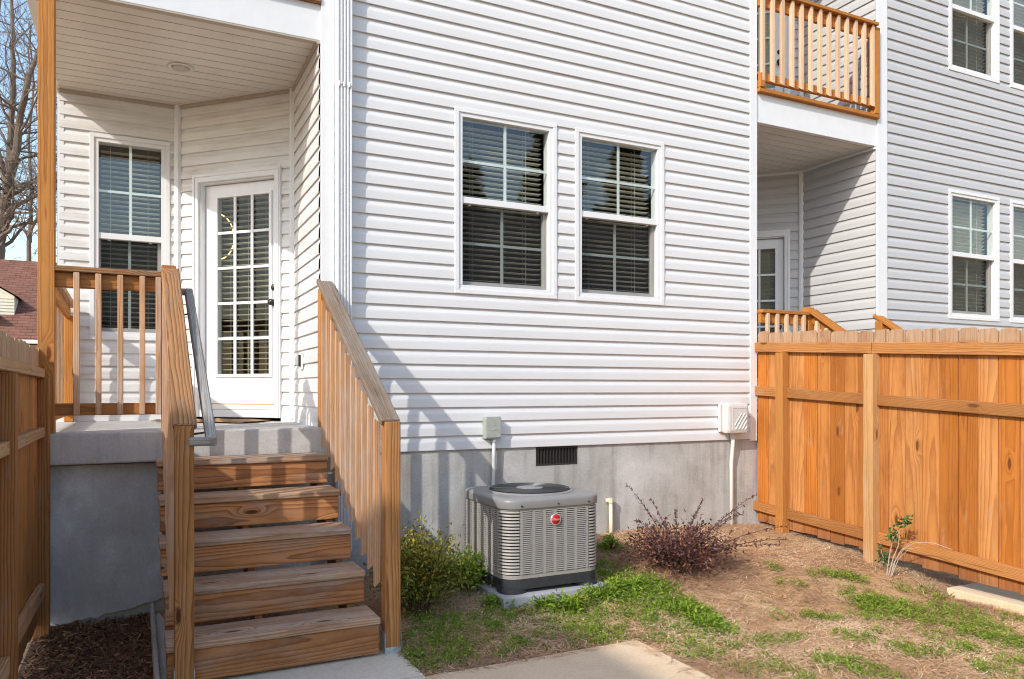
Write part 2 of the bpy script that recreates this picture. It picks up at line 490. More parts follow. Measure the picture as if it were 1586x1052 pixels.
class MB:
    def __init__(self):
        self.v = []; self.f = []

    def add(self, verts, faces):
        b = len(self.v)
        self.v.extend([tuple(q) for q in verts])
        self.f.extend([tuple(i + b for i in fc) for fc in faces])

    def box(self, a, b):
        x0, y0, z0 = a; x1, y1, z1 = b
        self.add([(x0, y0, z0), (x1, y0, z0), (x1, y1, z0), (x0, y1, z0), (x0, y0, z1), (x1, y0, z1), (x1, y1, z1), (x0, y1, z1)],
                 [(0, 3, 2, 1), (4, 5, 6, 7), (0, 1, 5, 4), (1, 2, 6, 5), (2, 3, 7, 6), (3, 0, 4, 7)])

    def fbox(self, fr, u0, u1, z0, z1, n0, n1):
        """box in a wall frame: u along the wall, n outwards"""
        O, ud, nd = fr
        pts = []
        for z in (z0, z1):
            for u, n in ((u0, n0), (u1, n0), (u1, n1), (u0, n1)):
                q = O + ud * u + nd * n
                pts.append((q.x, q.y, z))
        self.add(pts, [(0, 3, 2, 1), (4, 5, 6, 7), (0, 1, 5, 4), (1, 2, 6, 5), (2, 3, 7, 6), (3, 0, 4, 7)])

    def tube(self, pts, rads, n=6, cap=True):
        pts = [Vector(p) for p in pts]
        if not hasattr(rads, '__len__'): rads = [rads] * len(pts)
        rings = []
        ref = Vector((0.3, 0.2, 1)).normalized()
        for i, p in enumerate(pts):
            d = (pts[min(i + 1, len(pts) - 1)] - pts[max(i - 1, 0)])
            d = d.normalized() if d.length > 1e-9 else Vector((0, 0, 1))
            a = d.cross(ref)
            if a.length < 1e-3: a = d.cross(Vector((1, 0, 0)))
            a.normalize(); b = d.cross(a)
            rings.append([p + (a * math.cos(2 * math.pi * k / n) + b * math.sin(2 * math.pi * k / n)) * rads[i] for k in range(n)])
        vs = [q for r in rings for q in r]
        fs = []
        for i in range(len(pts) - 1):
            for k in range(n):
                fs.append((i * n + k, i * n + (k + 1) % n, (i + 1) * n + (k + 1) % n, (i + 1) * n + k))
        if cap:
            fs.append(tuple(range(n))); fs.append(tuple(range((len(pts) - 1) * n, len(pts) * n)))
        self.add(vs, fs)

    def lathe(self, c, prof, n=20, axis=Vector((0, 0, 1)), cap=True):
        axis = Vector(axis).normalized()
        a = axis.orthogonal().normalized(); b = axis.cross(a)
        c = Vector(c)
        vs = []
        for r, h in prof:
            for k in range(n):
                t = 2 * math.pi * k / n
                vs.append(c + axis * h + (a * math.cos(t) + b * math.sin(t)) * r)
        fs = []
        m = len(prof)
        for i in range(m - 1):
            for k in range(n):
                fs.append((i * n + k, i * n + (k + 1) % n, (i + 1) * n + (k + 1) % n, (i + 1) * n + k))
        if cap:
            fs.append(tuple(range(n))); fs.append(tuple(range((m - 1) * n, m * n)))
        self.add(vs, fs)

    def mesh(self, name, mat, origin=None, bevel=0.0, smooth=False):
        vs = np.array(self.v, dtype=float)
        if origin is None:
            origin = (vs.min(0) + vs.max(0)) / 2
        origin = np.array(origin, dtype=float)
        me = bpy.data.meshes.new(name)
        me.from_pydata([tuple(q) for q in (vs - origin)], [], self.f)
        if bevel > 0:
            bm = bmesh.new(); bm.from_mesh(me)
            bmesh.ops.recalc_face_normals(bm, faces=bm.faces)
            bmesh.ops.bevel(bm, geom=bm.edges[:], offset=bevel, segments=2, affect='EDGES', profile=0.6)
            bm.to_mesh(me); bm.free()
        else:
            bm = bmesh.new(); bm.from_mesh(me)
            bmesh.ops.recalc_face_normals(bm, faces=bm.faces)
            bm.to_mesh(me); bm.free()
        me.materials.append(mat)
        if smooth:
            for p in me.polygons: p.use_smooth = True
        me.update()
        return me, Vector(origin)

    def obj(self, name, mat, parent=None, origin=None, bevel=0.0, smooth=False):
        me, org = self.mesh(name, mat, origin, bevel, smooth)
        o = bpy.data.objects.new(name, me)
        return link(o, parent, org)


def struct(o):
    o['kind'] = 'structure'
    return o


def stuff(o):
    o['kind'] = 'stuff'
    return o


BOARDS = {}


def board(name, mat, parent, p0, p1, wdir, w, t, style=None, bev=0.004):
    """sawn timber from p0 to p1 (centre line); wdir = direction of its width w; t = thickness"""
    p0 = Vector(p0); p1 = Vector(p1)
    ax = (p1 - p0); L = ax.length; ax.normalize()
    wd = Vector(wdir); wd = (wd - ax * wd.dot(ax)).normalized()
    td = ax.cross(wd)
    key = (mat.name, round(L, 3), round(w, 4), round(t, 4), style)
    me = BOARDS.get(key)
    if me is None:
        h = w / 2
        if style == 'dogear':
            e = 0.022
            out = [(0, -h), (L - e, -h), (L, -h + e), (L, h - e), (L - e, h), (0, h)]
        elif style == 'chamfer':
            e = t * 0.8
            out = None
        else:
            out = [(0, -h), (L, -h), (L, h), (0, h)]
        bm = bmesh.new()
        if out is not None:
            lo = [bm.verts.new((x, y, -t / 2)) for x, y in out]
            hi = [bm.verts.new((x, y, t / 2)) for x, y in out]
        else:
            # both ends cut on the skew, across the thickness
            lo = [bm.verts.new(q) for q in ((0, -h, -t / 2), (L, -h, -t / 2), (L, h, -t / 2), (0, h, -t / 2))]
            hi = [bm.verts.new(q) for q in ((e, -h, t / 2), (L - e, -h, t / 2), (L - e, h, t / 2), (e, h, t / 2))]
        n = len(lo)
        bm.faces.new(lo[::-1]); bm.faces.new(hi)
        for i in range(n):
            j = (i + 1) % n
            bm.faces.new((lo[i], lo[j], hi[j], hi[i]))
        bmesh.ops.recalc_face_normals(bm, faces=bm.faces)
        if bev > 0:
            bmesh.ops.bevel(bm, geom=bm.edges[:], offset=min(bev, t * 0.3), segments=1, affect='EDGES')
        me = bpy.data.meshes.new(name)
        bm.to_mesh(me); bm.free()
        me.materials.append(mat)
        BOARDS[key] = me
    o = bpy.data.objects.new(name, me)
    link(o, parent, p0)
    R = Matrix((ax, wd, td)).transposed()
    o.rotation_euler = R.to_euler()
    return o


def cloud_mesh(name, mat, V, F, tint, parent=None, origin=(0, 0, 0), nsides=4):
    """fast mesh from numpy: V (n,3), F (m,k), tint per vertex"""
    V = np.asarray(V, dtype=np.float32) - np.asarray(origin, dtype=np.float32)
    F = np.asarray(F, dtype=np.int32)
    me = bpy.data.meshes.new(name)
    me.vertices.add(len(V)); me.vertices.foreach_set("co", V.ravel())
    k = F.shape[1]
    me.loops.add(F.size); me.loops.foreach_set("vertex_index", F.ravel())
    me.polygons.add(len(F))
    me.polygons.foreach_set("loop_start", np.arange(0, F.size, k, dtype=np.int32))
    me.polygons.foreach_set("loop_total", np.full(len(F), k, dtype=np.int32))
    at = me.attributes.new("tint", 'FLOAT', 'POINT')
    at.data.foreach_set("value", np.asarray(tint, dtype=np.float32))
    me.materials.append(mat)
    me.update(calc_edges=True)
    o = bpy.data.objects.new(name, me)
    return link(o, parent, origin)


def leaves(P, D, N, L, Wd, tint, fold=0.25):
    """oblong leaves: base points P, directions D, side vectors from N; returns V,F,T (each leaf: 6 verts, 4 quads-> 2 quads)"""
    n = len(P)
    D = D / np.linalg.norm(D, axis=1, keepdims=True)
    S = np.cross(D, N); S /= (np.linalg.norm(S, axis=1, keepdims=True) + 1e-9)
    U = np.cross(S, D)
    L = L[:, None]; Wd = Wd[:, None]
    a = P
    m = P + D * L * 0.5 - U * Wd * fold
    b = P + D * L - U * L * 0.12
    l = P + D * L * 0.45 + S * Wd * 0.5
    r = P + D * L * 0.45 - S * Wd * 0.5
    V = np.stack([a, l, b, r, m], axis=1).reshape(-1, 3)
    base = np.arange(n)[:, None] * 5
    F = np.concatenate([base + np.array([[0, 4, 2, 1]]), base + np.array([[0, 3, 2, 4]])], axis=0)
    T = np.repeat(tint, 5)
    return V, F, T


def rdirs(n, up=0.0, rng=RNG):
    d = rng.normal(size=(n, 3)); d[:, 2] += up
    return d / np.linalg.norm(d, axis=1, keepdims=True)

# ------------------------------------------------------------------ frames, pixel tool for ground planting
TH = math.radians(26.1376)
FW = np.array([math.sin(TH), math.cos(TH), 0]); RT = np.array([math.cos(TH), -math.sin(TH), 0]); UP = np.array([0, 0, 1.0])
CP = np.array([0, -5.725, 1.5])


def sstep(a, b, x):
    t = np.clip((x - a) / (b - a), 0, 1)
    return t * t * (3 - 2 * t)


def gz(x, y):
    """height of the yard"""
    x = np.asarray(x, dtype=float); y = np.asarray(y, dtype=float)
    wall = np.interp(x, [-0.6, 0.0, 0.12, 1.3, 2.2, 3.8, 5.5, 6.5], [-0.05, -0.045, -0.01, 0.05, 0.13, 0.24, 0.185, 0.17])
    s = np.clip((y + 1.97) / 1.97, 0, 1) ** 0.85
    z = -0.045 + (wall + 0.045) * s + 0.02 * s * np.clip((x - 4) / 1.5, 0, 1) * (1 - s) * 4
    bumps = 0.010 * np.sin(3.1 * x + 1.3) * np.cos(2.7 * y) + 0.006 * np.sin(7.7 * x + 2.1 * y) + 0.005 * np.cos(9.1 * y - 4 * x)
    m = 0.03 * np.exp(-(((x - 5.0) / 0.35) ** 2 + ((y + 1.75) / 0.3) ** 2))
    slab = np.clip((2.95 - x) / 0.2, 0, 1) * np.clip((-1.70 - y) / 0.2, 0, 1)
    z = z + bumps * np.clip((x - 1.2), 0, 1) + m
    return z * (1 - slab) + np.minimum(z, -0.034) * slab


def ground_at(px, py):
    """where the ground lies under a place read off the photograph"""
    r = FW + (px - 793.0) / 1184.0 * RT - (py - 604.0) / 1184.0 * UP
    z = 0.05
    for _ in range(12):
        t = (z - 1.5) / r[2]
        q = CP + t * r
        z = float(gz(q[0], q[1]))
    return q[0], q[1], z

# ------------------------------------------------------------------ ground, slabs
def build_ground():
    xs = np.concatenate([[-160, -60, -25, -10, -4], np.arange(-1.5, 7.01, 0.08), [8, 10, 14, 25, 60, 160]])
    ys = np.concatenate([[-160, -60, -25, -12, -8], np.arange(-6.0, 0.33, 0.08), [1, 3, 6, 12, 25, 60, 160]])
    X, Y = np.meshgrid(xs, ys, indexing='ij')
    Z = gz(X, Y)
    far = (np.abs(X - 3) > 8) | (Y < -7) | (Y > 1)
    Z = np.where(far, -0.05, Z)
    V = np.stack([X, Y, Z], axis=-1).reshape(-1, 3)
    nx, ny = X.shape
    i, j = np.meshgrid(np.arange(nx - 1), np.arange(ny - 1), indexing='ij')
    a = (i * ny + j).ravel()
    F = np.stack([a, a + ny, a + ny + 1, a + 1], axis=1)
    o = cloud_mesh("ground", GROUND, V, F, np.zeros(len(V)))
    for p in o.data.polygons: p.use_smooth = True
    struct(o)
build_ground()

b = MB(); b.box((0.105, -1.868, -0.16), (1.368, -0.02, -0.012)); struct(b.obj("landing_slab", PATIO2, bevel=0.006))
b = MB(); b.box((-0.9, -5.2, -0.16), (1.366, -1.876, -0.014)); struct(b.obj("landing_slab", PATIO2, bevel=0.006))
b = MB(); b.box((1.374, -5.2, -0.16), (2.725, -1.888, -0.016)); struct(b.obj("patio_slab", PATIO, bevel=0.007))
b = MB(); b.box((5.47, -5.2, -0.1), (6.6, -2.0, 0.012)); struct(b.obj("concrete_strip", PATIO, bevel=0.008))
# rough concrete edge left of the stair
b = MB(); b.box((0.078, -1.66, -0.2), (0.1045, -0.02, 0.065))
struct(b.obj("footing_edge", FOOT, bevel=0.01))

# ------------------------------------------------------------------ wall cladding
CR = 0.1143


def prof(h):
    hs = (0.0, 0.03, 0.5, 0.60, 0.70, 0.82, 0.92, 1.0)
    os_ = (0.0150, 0.0172, 0.0152, 0.0138, 0.0096, 0.0046, 0.0030, 0.0028)
    return float(np.interp(h, hs, os_))


def course_mesh(mb, fr, u0, u1, zb, lo, hi, lift=0.0):
    O, ud, nd = fr
    hs = [h for h in (0.0, 0.03, 0.5, 0.60, 0.70, 0.82, 0.92, 1.0)]
    a = (lo - zb) / CR; c = (hi - zb) / CR
    hs = sorted(set([a, c] + [h for h in hs if a < h < c]))
    pts = []
    if a < 1e-4:
        pts += [(0.032, 0.0040), (0.030, 0.0120), (0.0, 0.0142)]     # hollow behind the lip
    pts += [(h, prof(h)) for h in hs]
    if c > 0.999: pts.append((1.045, 0.0026))
    vs = []
    for u in (u0, u1):
        for h, o_ in pts:
            q = O + ud * u + nd * (o_ + lift)
            vs.append((q.x, q.y, zb + h * CR))
    n = len(pts)
    mb.add(vs, [(i, i + 1, n + i + 1, n + i) for i in range(n - 1)])


def side_wall(house, fr, L, z0, ztop, mat, openings=(), seams=True, joined=False):
    """horizontal cladding, one object per board"""
    k = 0
    rest = MB()
    zp = z0
    seam_u = None
    while zp < ztop - 0.004:
        zb = zp
        zt = min(zb + CR, ztop)
        segs = [(0.0, L, zb, zt)]
        for (a0, a1, c0, c1) in openings:
            new = []
            for (s0, s1, lo, hi) in segs:
                if a1 <= s0 or a0 >= s1 or c1 <= lo or c0 >= hi:
                    new.append((s0, s1, lo, hi)); continue
                if s0 < a0: new.append((s0, a0, lo, hi))
                if s1 > a1: new.append((a1, s1, lo, hi))
                m0, m1 = max(s0, a0), min(s1, a1)
                if c0 > lo + 0.002: new.append((m0, m1, lo, c0))
                if c1 < hi - 0.002: new.append((m0, m1, c1, hi))
            segs = new
        # joints between lengths of cladding, in pairs of courses
        if k % 2 == 0:
            seam_u = random.uniform(0.15 * L, 0.9 * L) if (seams and random.random() < 0.62) else None
        if k % 2 == 1 and seam_u is not None:
            seam_use = seam_u + 0.0
        else:
            seam_use = seam_u
        done = []
        for (s0, s1, lo, hi) in segs:
            if seam_use is not None and s0 + 0.05 < seam_use < s1 - 0.05:
                done.append((s0, seam_use + 0.02, lo, hi, 0.0)); done.append((seam_use, s1, lo, hi, 0.0018))
            else:
                done.append((s0, s1, lo, hi, 0.0))
        for (s0, s1, lo, hi, lf) in done:
            if hi - lo <= 0.002: continue
            if not joined: rest = MB()
            course_mesh(rest, fr, s0, s1, zb, lo, hi, lf)
            if not joined: rest.obj("siding_panel", mat, house)
        zp += CR
        k += 1
    if joined: stuff(rest.obj("siding", mat, house))


def window(house, fr, u0, z0, w, h, screen=True, detail=True, tilt=0.12):
    """double-hung window with blinds; its outer trim is the part, the rest sub-parts"""
    O, ud, nd = fr
    u1, z1 = u0 + w, z0 + h
    mb = MB()
    a = 0.036
    for (x0, x1, y0, y1) in ((u0, u1, z1 - a, z1), (u0, u1, z0, z0 + a), (u0, u0 + a, z0 + a, z1 - a), (u1 - a, u1, z0 + a, z1 - a)):
        mb.fbox(fr, x0, x1, y0, y1, -0.03, 0.024)
    win = mb.obj("window", WHITE, house, bevel=0.003)
    a2 = a + 0.034
    mb = MB()
    for (x0, x1, y0, y1) in ((u0 + a, u1 - a, z1 - a2, z1 - a), (u0 + a, u1 - a, z0 + a, z0 + a2), (u0 + a, u0 + a2, z0 + a2, z1 - a2), (u1 - a2, u1 - a, z0 + a2, z1 - a2)):
        mb.fbox(fr, x0, x1, y0, y1, -0.09, 0.014)
    mb.obj("frame", WHITE, win, bevel=0.003)
    g0, g1, h0, h1 = u0 + a2, u1 - a2, z0 + a2, z1 - a2
    mid = (h0 + h1) / 2 + 0.012
    # meeting rail
    mb = MB(); mb.fbox(fr, g0, g1, mid - 0.026, mid + 0.026, -0.06, 0.004); mb.obj("meeting_rail", WHITE, win, bevel=0.003)
    # lower sash frame, set back
    mb = MB()
    mb.fbox(fr, g0, g1, h0, h0 + 0.038, -0.085, -0.040)
    mb.fbox(fr, g0, g0 + 0.016, h0 + 0.038, mid - 0.026, -0.085, -0.040)
    mb.fbox(fr, g1 - 0.030, g1, h0 + 0.038, mid - 0.026, -0.085, -0.040)
    mb.obj("lower_sash", SASH, win, bevel=0.003)
    # panes
    mb = MB(); mb.fbox(fr, g0, g1, mid + 0.026, h1, -0.022, -0.018); mb.obj("upper_pane", GLASS_U, win)
    mb = MB(); mb.fbox(fr, g0 + 0.016, g1 - 0.030, h0 + 0.038, mid - 0.026, -0.066, -0.062); mb.obj("lower_pane", GLASS_L, win)
    if screen:
        mb = MB()
        q = [O + ud * u + nd * -0.036 for u in (g0, g1)]
        mb.add([(q[0].x, q[0].y, h0), (q[1].x, q[1].y, h0), (q[1].x, q[1].y, mid - 0.026), (q[0].x, q[0].y, mid - 0.026)], [(0, 1, 2, 3)])
        mb.obj("insect_screen", SCREEN, win)
    # grilles between the panes
    cu = (g0 + g1) / 2
    mb = MB()
    mb.fbox(fr, cu - 0.012, cu + 0.012, mid + 0.026, h1, -0.034, -0.026); mb.obj("muntin", MUNT, win)
    zc = (mid + h1) / 2 - 0.01
    mb = MB()
    mb.fbox(fr, g0, cu - 0.012, zc - 0.011, zc + 0.011, -0.034, -0.026); mb.fbox(fr, cu + 0.012, g1, zc - 0.011, zc + 0.011, -0.034, -0.026)
    mb.obj("muntin", MUNT, win)
    cu2 = cu - 0.008
    mb = MB(); mb.fbox(fr, cu2 - 0.012, cu2 + 0.012, h0 + 0.038, mid - 0.026, -0.078, -0.070); mb.obj("muntin", MUNT, win)
    zc = (h0 + mid) / 2 + 0.01
    mb = MB()
    mb.fbox(fr, g0 + 0.016, cu2 - 0.012, zc - 0.011, zc + 0.011, -0.078, -0.070); mb.fbox(fr, cu2 + 0.012, g1 - 0.03, zc - 0.011, zc + 0.011, -0.078, -0.070)
    mb.obj("muntin", MUNT, win)
    if detail:
        for uu in (g0 + 0.07, g1 - 0.1):
            mb = MB(); mb.fbox(fr, uu, uu + 0.022, mid - 0.036, mid - 0.027, -0.06, -0.03); mb.obj("sash_latch", WHITE, win)
    blinds(win, fr, g0 + 0.012, g1 - 0.012, h0 + 0.05, h1, -0.135, 0.0435, tilt)
    return win


SLATM = {}


def blinds(win, fr, u0, u1, z0, z1, nn, pitch, tilt=0.12, cords=(0.16, 0.80)):
    O, ud, nd = fr
    L = u1 - u0
    key = (round(L, 3), round(ud.x, 3), round(ud.y, 3), tilt)
    me = SLATM.get(key)
    if me is None:
        mb = MB()
        w = 0.050
        prof_ = [(-w / 2, -0.5 * w * tilt), (-w / 4, 0.0025 - 0.25 * w * tilt), (0, 0.0035), (w / 4, 0.0025 + 0.25 * w * tilt), (w / 2, 0.5 * w * tilt)]
        vs = []
        for th in (0.0, -0.0028):
            for u in (-L / 2, L / 2):
                for n, zz in prof_:
                    q = ud * u + nd * n
                    vs.append((q.x, q.y, zz + th))
        k = len(prof_)
        fs = []
        for s in (0, 1):
            for i in range(k - 1):
                fs.append((s * 2 * k + i, s * 2 * k + i + 1, s * 2 * k + k + i + 1, s * 2 * k + k + i))
        fs.append((0, k, 3 * k, 2 * k)); fs.append((k - 1, 2 * k - 1, 4 * k - 1, 3 * k - 1))
        mb.add(vs, fs)
        me, _ = mb.mesh("slat", SLAT, (0, 0, 0))
        SLATM[key] = me
    c = O + ud * ((u0 + u1) / 2) + nd * nn
    z = z0 + 0.01
    while z < z1 - 0.02:
        o = bpy.data.objects.new("slat", me)
        link(o, win, (c.x, c.y, z))
        o.rotation_euler = (random.uniform(-0.004, 0.004), random.uniform(-0.002, 0.002), 0)
        z += pitch
    for f in cords:
        for n2 in (-0.026, 0.026):
            q = O + ud * (u0 + L * f) + nd * (nn + n2)
            mb = MB(); mb.tube([(q.x, q.y, z0), (q.x, q.y, z1)], 0.0017, 4)
            mb.obj("blind_cord", SLAT, win)


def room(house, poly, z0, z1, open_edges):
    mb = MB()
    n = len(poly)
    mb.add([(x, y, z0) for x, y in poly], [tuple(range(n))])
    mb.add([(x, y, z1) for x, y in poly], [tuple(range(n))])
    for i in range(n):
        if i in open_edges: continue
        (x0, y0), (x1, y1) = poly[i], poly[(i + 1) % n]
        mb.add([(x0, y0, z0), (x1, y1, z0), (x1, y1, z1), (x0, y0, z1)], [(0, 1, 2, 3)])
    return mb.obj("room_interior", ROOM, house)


def door(house, fr, ztop, zbot, full=True):
    """half-glazed door on the canted wall; u runs from the left corner"""
    O, ud, nd = fr
    mb = MB()   # casing
    c0, c1, ct = 0.172, 1.115, ztop + 0.095
    mb.fbox(fr, c0, c0 + 0.062, zbot, ct, -0.02, 0.030); mb.fbox(fr, c1 - 0.062, c1, zbot, ct, -0.02, 0.030)
    mb.fbox(fr, c0 + 0.062, c1 - 0.062, ct - 0.075, ct, -0.02, 0.030)
    mb.fbox(fr, c0 + 0.012, c0 + 0.03, zbot, ct - 0.012, 0.030, 0.038); mb.fbox(fr, c1 - 0.03, c1 - 0.012, zbot, ct - 0.012, 0.030, 0.038)
    mb.fbox(fr, c0 + 0.03, c1 - 0.03, ct - 0.03, ct - 0.012, 0.030, 0.038)
    mb.obj("door_casing", WHITE, house, bevel=0.003)
    j0, j1 = c0 + 0.062, c1 - 0.062
    zt = ct - 0.075
    mb = MB()
    mb.fbox(fr, j0, j0 + 0.014, zbot, zt, -0.11, -0.0); mb.fbox(fr, j1 - 0.008, j1, zbot, zt, -0.11, -0.0); mb.fbox(fr, j0 + 0.014, j1 - 0.008, zt - 0.012, zt, -0.11, 0.0)
    mb.obj("door_jamb", WHITE, house)
    d0, d1, dz0, dz1 = j0 + 0.018, j1 - 0.011, zbot + 0.115, zt - 0.018
    g0, g1, h0, h1 = 0.392, 0.944, 1.655 - 1.383 + dz0, 3.232 - 3.35 + dz1
    rN = -0.055
    mb = MB()
    mb.fbox(fr, d0, g0, dz0, dz1, rN - 0.042, rN); mb.fbox(fr, g1, d1, dz0, dz1, rN - 0.042, rN)
    mb.fbox(fr, g0, g1, dz0, h0, rN - 0.042, rN); mb.fbox(fr, g0, g1, h1, dz1, rN - 0.042, rN)
    dr = mb.obj("door", DOORW, house)
    # raised lite frame
    mb = MB(); e = 0.030
    for (x0, x1, y0, y1) in ((g0 - e, g1 + e, h1, h1 + e), (g0 - e, g1 + e, h0 - e, h0), (g0 - e, g0, h0, h1), (g1, g1 + e, h0, h1)):
        mb.fbox(fr, x0, x1, y0, y1, rN - 0.012, rN + 0.014)
    mb.obj("lite_frame", DOORW, dr, bevel=0.004)
    mb = MB(); mb.fbox(fr, g0, g1, h0, h1, rN - 0.016, rN - 0.012); mb.obj("pane", GLASS_D, dr)
    nc, nr = 3, 5
    for i in range(1, nc):
        u = g0 + (g1 - g0) * i / nc
        mb = MB(); mb.fbox(fr, u - 0.012, u + 0.012, h0, h1, rN - 0.011, rN + 0.008); mb.obj("muntin", DOORW, dr, bevel=0.003)
    for i in range(1, nr):
        zz = h0 + (h1 - h0) * i / nr
        mb = MB()
        for k in range(nc):
            ua = g0 + (g1 - g0) * k / nc + (0.012 if k else 0); ub = g0 + (g1 - g0) * (k + 1) / nc - (0.012 if k < nc - 1 else 0)
            mb.fbox(fr, ua, ub, zz - 0.012, zz + 0.012, rN - 0.011, rN + 0.006)
        mb.obj("muntin", DOORW, dr, bevel=0.003)
    blinds(dr, fr, g0 - 0.02, g1 + 0.02, h0 - 0.02, h1 + 0.02, rN - 0.075, 0.050, 0.10 if house is HOUSES[0] else 0.8, cords=(0.2, 0.52, 0.84))
    # knob and bolt
    for zz, r in ((dz0 + 0.90, 0.030), (dz0 + 1.035, 0.024)):
        mb = MB()
        q = O + ud * (d1 - 0.050) + nd * rN
        if r > 0.027:
            mb.lathe((q.x, q.y, zz), [(0.030, 0.0), (0.030, 0.006), (0.012, 0.010), (0.011, 0.030), (0.024, 0.038), (0.030, 0.050), (0.026, 0.062), (0.010, 0.067)], 18, nd)
            mb.obj("door_knob", DARKMET, dr, smooth=True)
        else:
            mb.lathe((q.x, q.y, zz), [(0.027, 0.0), (0.027, 0.012), (0.020, 0.02), (0.006, 0.022)], 18, nd)
            mb.obj("deadbolt", DARKMET, dr, smooth=True)
    # threshold
    mb = MB(); mb.fbox(fr, j0, j1, zbot + 0.07, zbot + 0.112, -0.10, 0.012); mb.obj("threshold", WHITE, house, bevel=0.004)
    mb = MB(); mb.fbox(fr, j0 + 0.015, j1 - 0.012, zbot + 0.1125, zbot + 0.122, -0.098, -0.02); mb.obj("threshold_plate", BRASS, house)
    mb = MB(); mb.fbox(fr, c0, c1, zbot, zbot + 0.068, -0.05, 0.012); mb.obj("door_sill_board", WHITE, house, bevel=0.004)
    return dr


YB = 1.927
BX, AX, AYY = 0.349, 1.227, 1.049


def frame_of(p0, p1):
    d = Vector((p1[0] - p0[0], p1[1] - p0[1], 0)); L = d.length; d.normalize()
    return (Vector((p0[0], p0[1], 0)), d, Vector((d.y, -d.x, 0))), L


def porch(house, dx, zf, zc, xleft, win=True, mat=SID_P, ceiling=True, far=False):
    """recessed porch: back wall, canted door wall, side wall, ceiling"""
    frb, Lb = frame_of((xleft + dx if dx == 0 else xleft, YB), (BX + dx, YB))
    ops = []
    if win:
        uw = -0.372 - xleft
        ops = [(uw, uw + 0.642, 1.945, 3.757)]
        window(house, frb, uw, 1.945, 0.642, 1.812)
    z0 = zf + 0.03
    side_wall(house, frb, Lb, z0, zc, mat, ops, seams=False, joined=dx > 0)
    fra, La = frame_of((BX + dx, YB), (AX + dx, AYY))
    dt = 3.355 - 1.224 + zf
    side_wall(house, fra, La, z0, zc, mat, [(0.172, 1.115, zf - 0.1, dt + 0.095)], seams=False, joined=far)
    door(house, fra, dt, zf + 0.032)
    frs, Ls = frame_of((AX + dx, AYY), (AX + dx, 0.0))
    side_wall(house, frs, Ls, z0, min(zc, 6.6) if far else zc, mat, [], seams=False)
    # inside corner posts
    for (x, y) in ((BX + dx, YB), (AX + dx, AYY)):
        mb = MB(); mb.lathe((x - 0.012, y - 0.014, z0), [(0.034, 0), (0.034, zc - z0 - 0.001)], 8); mb.obj("corner_post", WHITE, house)
    # base and head channels
    for fr, a0, a1 in ((frb, 0.0, Lb), (frs, 0.0, Ls), (fra, 0.0, 0.172), (fra, 1.115, La)):
        mb = MB(); mb.fbox(fr, a0, a1, zf, z0 + 0.004, 0.0, 0.02); mb.obj("starter_strip", WHITE, house)
    mb = MB()
    for fr, L in ((frb, Lb), (fra, La), (frs, Ls)):
        mb.fbox(fr, 0.0, L, zc - 0.03, zc - 0.002, 0.0, 0.030)
    mb.obj("ceiling_channel", BROWNTRIM if dx == 0 else WHITE, house)
    if ceiling:
        y = 0.055
        pit = 0.1365
        while y < YB - 0.01:
            y1 = min(y + pit, YB)
            def xr(yy): return AX + dx - max(0.0, yy - AYY)
            mb = MB()
            xa = xleft
            xb0, xb1 = xr(y), xr(y1)
            zz = zc
            g = 0.009
            vs = [(xa, y + g, zz), (xb0, y + g, zz), (xb1, y1, zz), (xa, y1, zz),
                  (xa, y + g, zz + 0.012), (xb0, y + g, zz + 0.012),
                  (xa, y, zz + 0.012), (xb0, y, zz + 0.012), (xa, y1, zz + 0.013), (xb1, y1, zz + 0.013)]
            mb.add(vs, [(0, 1, 2, 3), (0, 1, 5, 4), (4, 5, 7, 6), (3, 2, 9, 8)])
            mb.obj("ceiling_panel", SOFFIT, house)
            y = y1


def deck_slab(house, x0, x1):
    mb = MB(); mb.box((x0, -0.10, 1.02), (x1, YB + 0.1, 1.224)); return mb.obj("porch_slab", DECK, house, bevel=0.012)

# ------------------------------------------------------------------ near townhouse
ZTOP = 7.6
HOUSES = []
house = thing("townhouse", "white end townhouse with recessed porch, glazed door and paired windows beside the steps", "house", (2.5, 0.5, 0.0))
HOUSES.append(house)
frm, _ = frame_of((1.323, 0.0), (5.405, 0.0))
Lm = 5.405 - 1.323
W1 = (2.289 - 1.323, 2.278, 0.938, 1.498)
W2 = (3.412 - 1.323, 2.278, 0.951, 1.500)
ops = [(W1[0], W1[0] + W1[2], W1[1], W1[1] + W1[3]), (W2[0], W2[0] + W2[2], W2[1], W2[1] + W2[3])]
side_wall(house, frm, Lm, 1.017, ZTOP, SID_A, ops)
window(house, frm, *W1)
window(house, frm, *W2)
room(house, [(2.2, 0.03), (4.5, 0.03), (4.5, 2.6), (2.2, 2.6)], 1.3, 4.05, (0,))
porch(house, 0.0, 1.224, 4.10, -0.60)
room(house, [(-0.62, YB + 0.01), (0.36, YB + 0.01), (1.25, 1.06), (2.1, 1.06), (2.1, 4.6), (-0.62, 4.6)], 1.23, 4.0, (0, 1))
deck_slab(house, -0.62, 1.238)
# corner boards
mb = MB(); mb.box((1.225, -0.022, 1.0), (1.3235, 0.02, ZTOP)); mb.obj("corner_trim", WHITE, house, bevel=0.003)
mb = MB(); mb.box((5.403, -0.022, 1.0), (5.492, 0.02, ZTOP)); mb.obj("corner_trim", WHITE, house, bevel=0.003)
mb = MB(); mb.box((5.478, 0.02, 1.0), (5.492, 0.09, ZTOP)); mb.obj("corner_trim", WHITE, house, bevel=0.003)
# wall facing the neighbour's porch
frn, Ln = frame_of((5.47, 0.09), (5.47, 2.2))
frn = (frn[0], frn[1], Vector((1, 0, 0)))
mb = MB(); mb.box((5.44, 0.09, 1.0), (5.47, 2.2, ZTOP)); mb.obj("return_wall", WHITE, house)
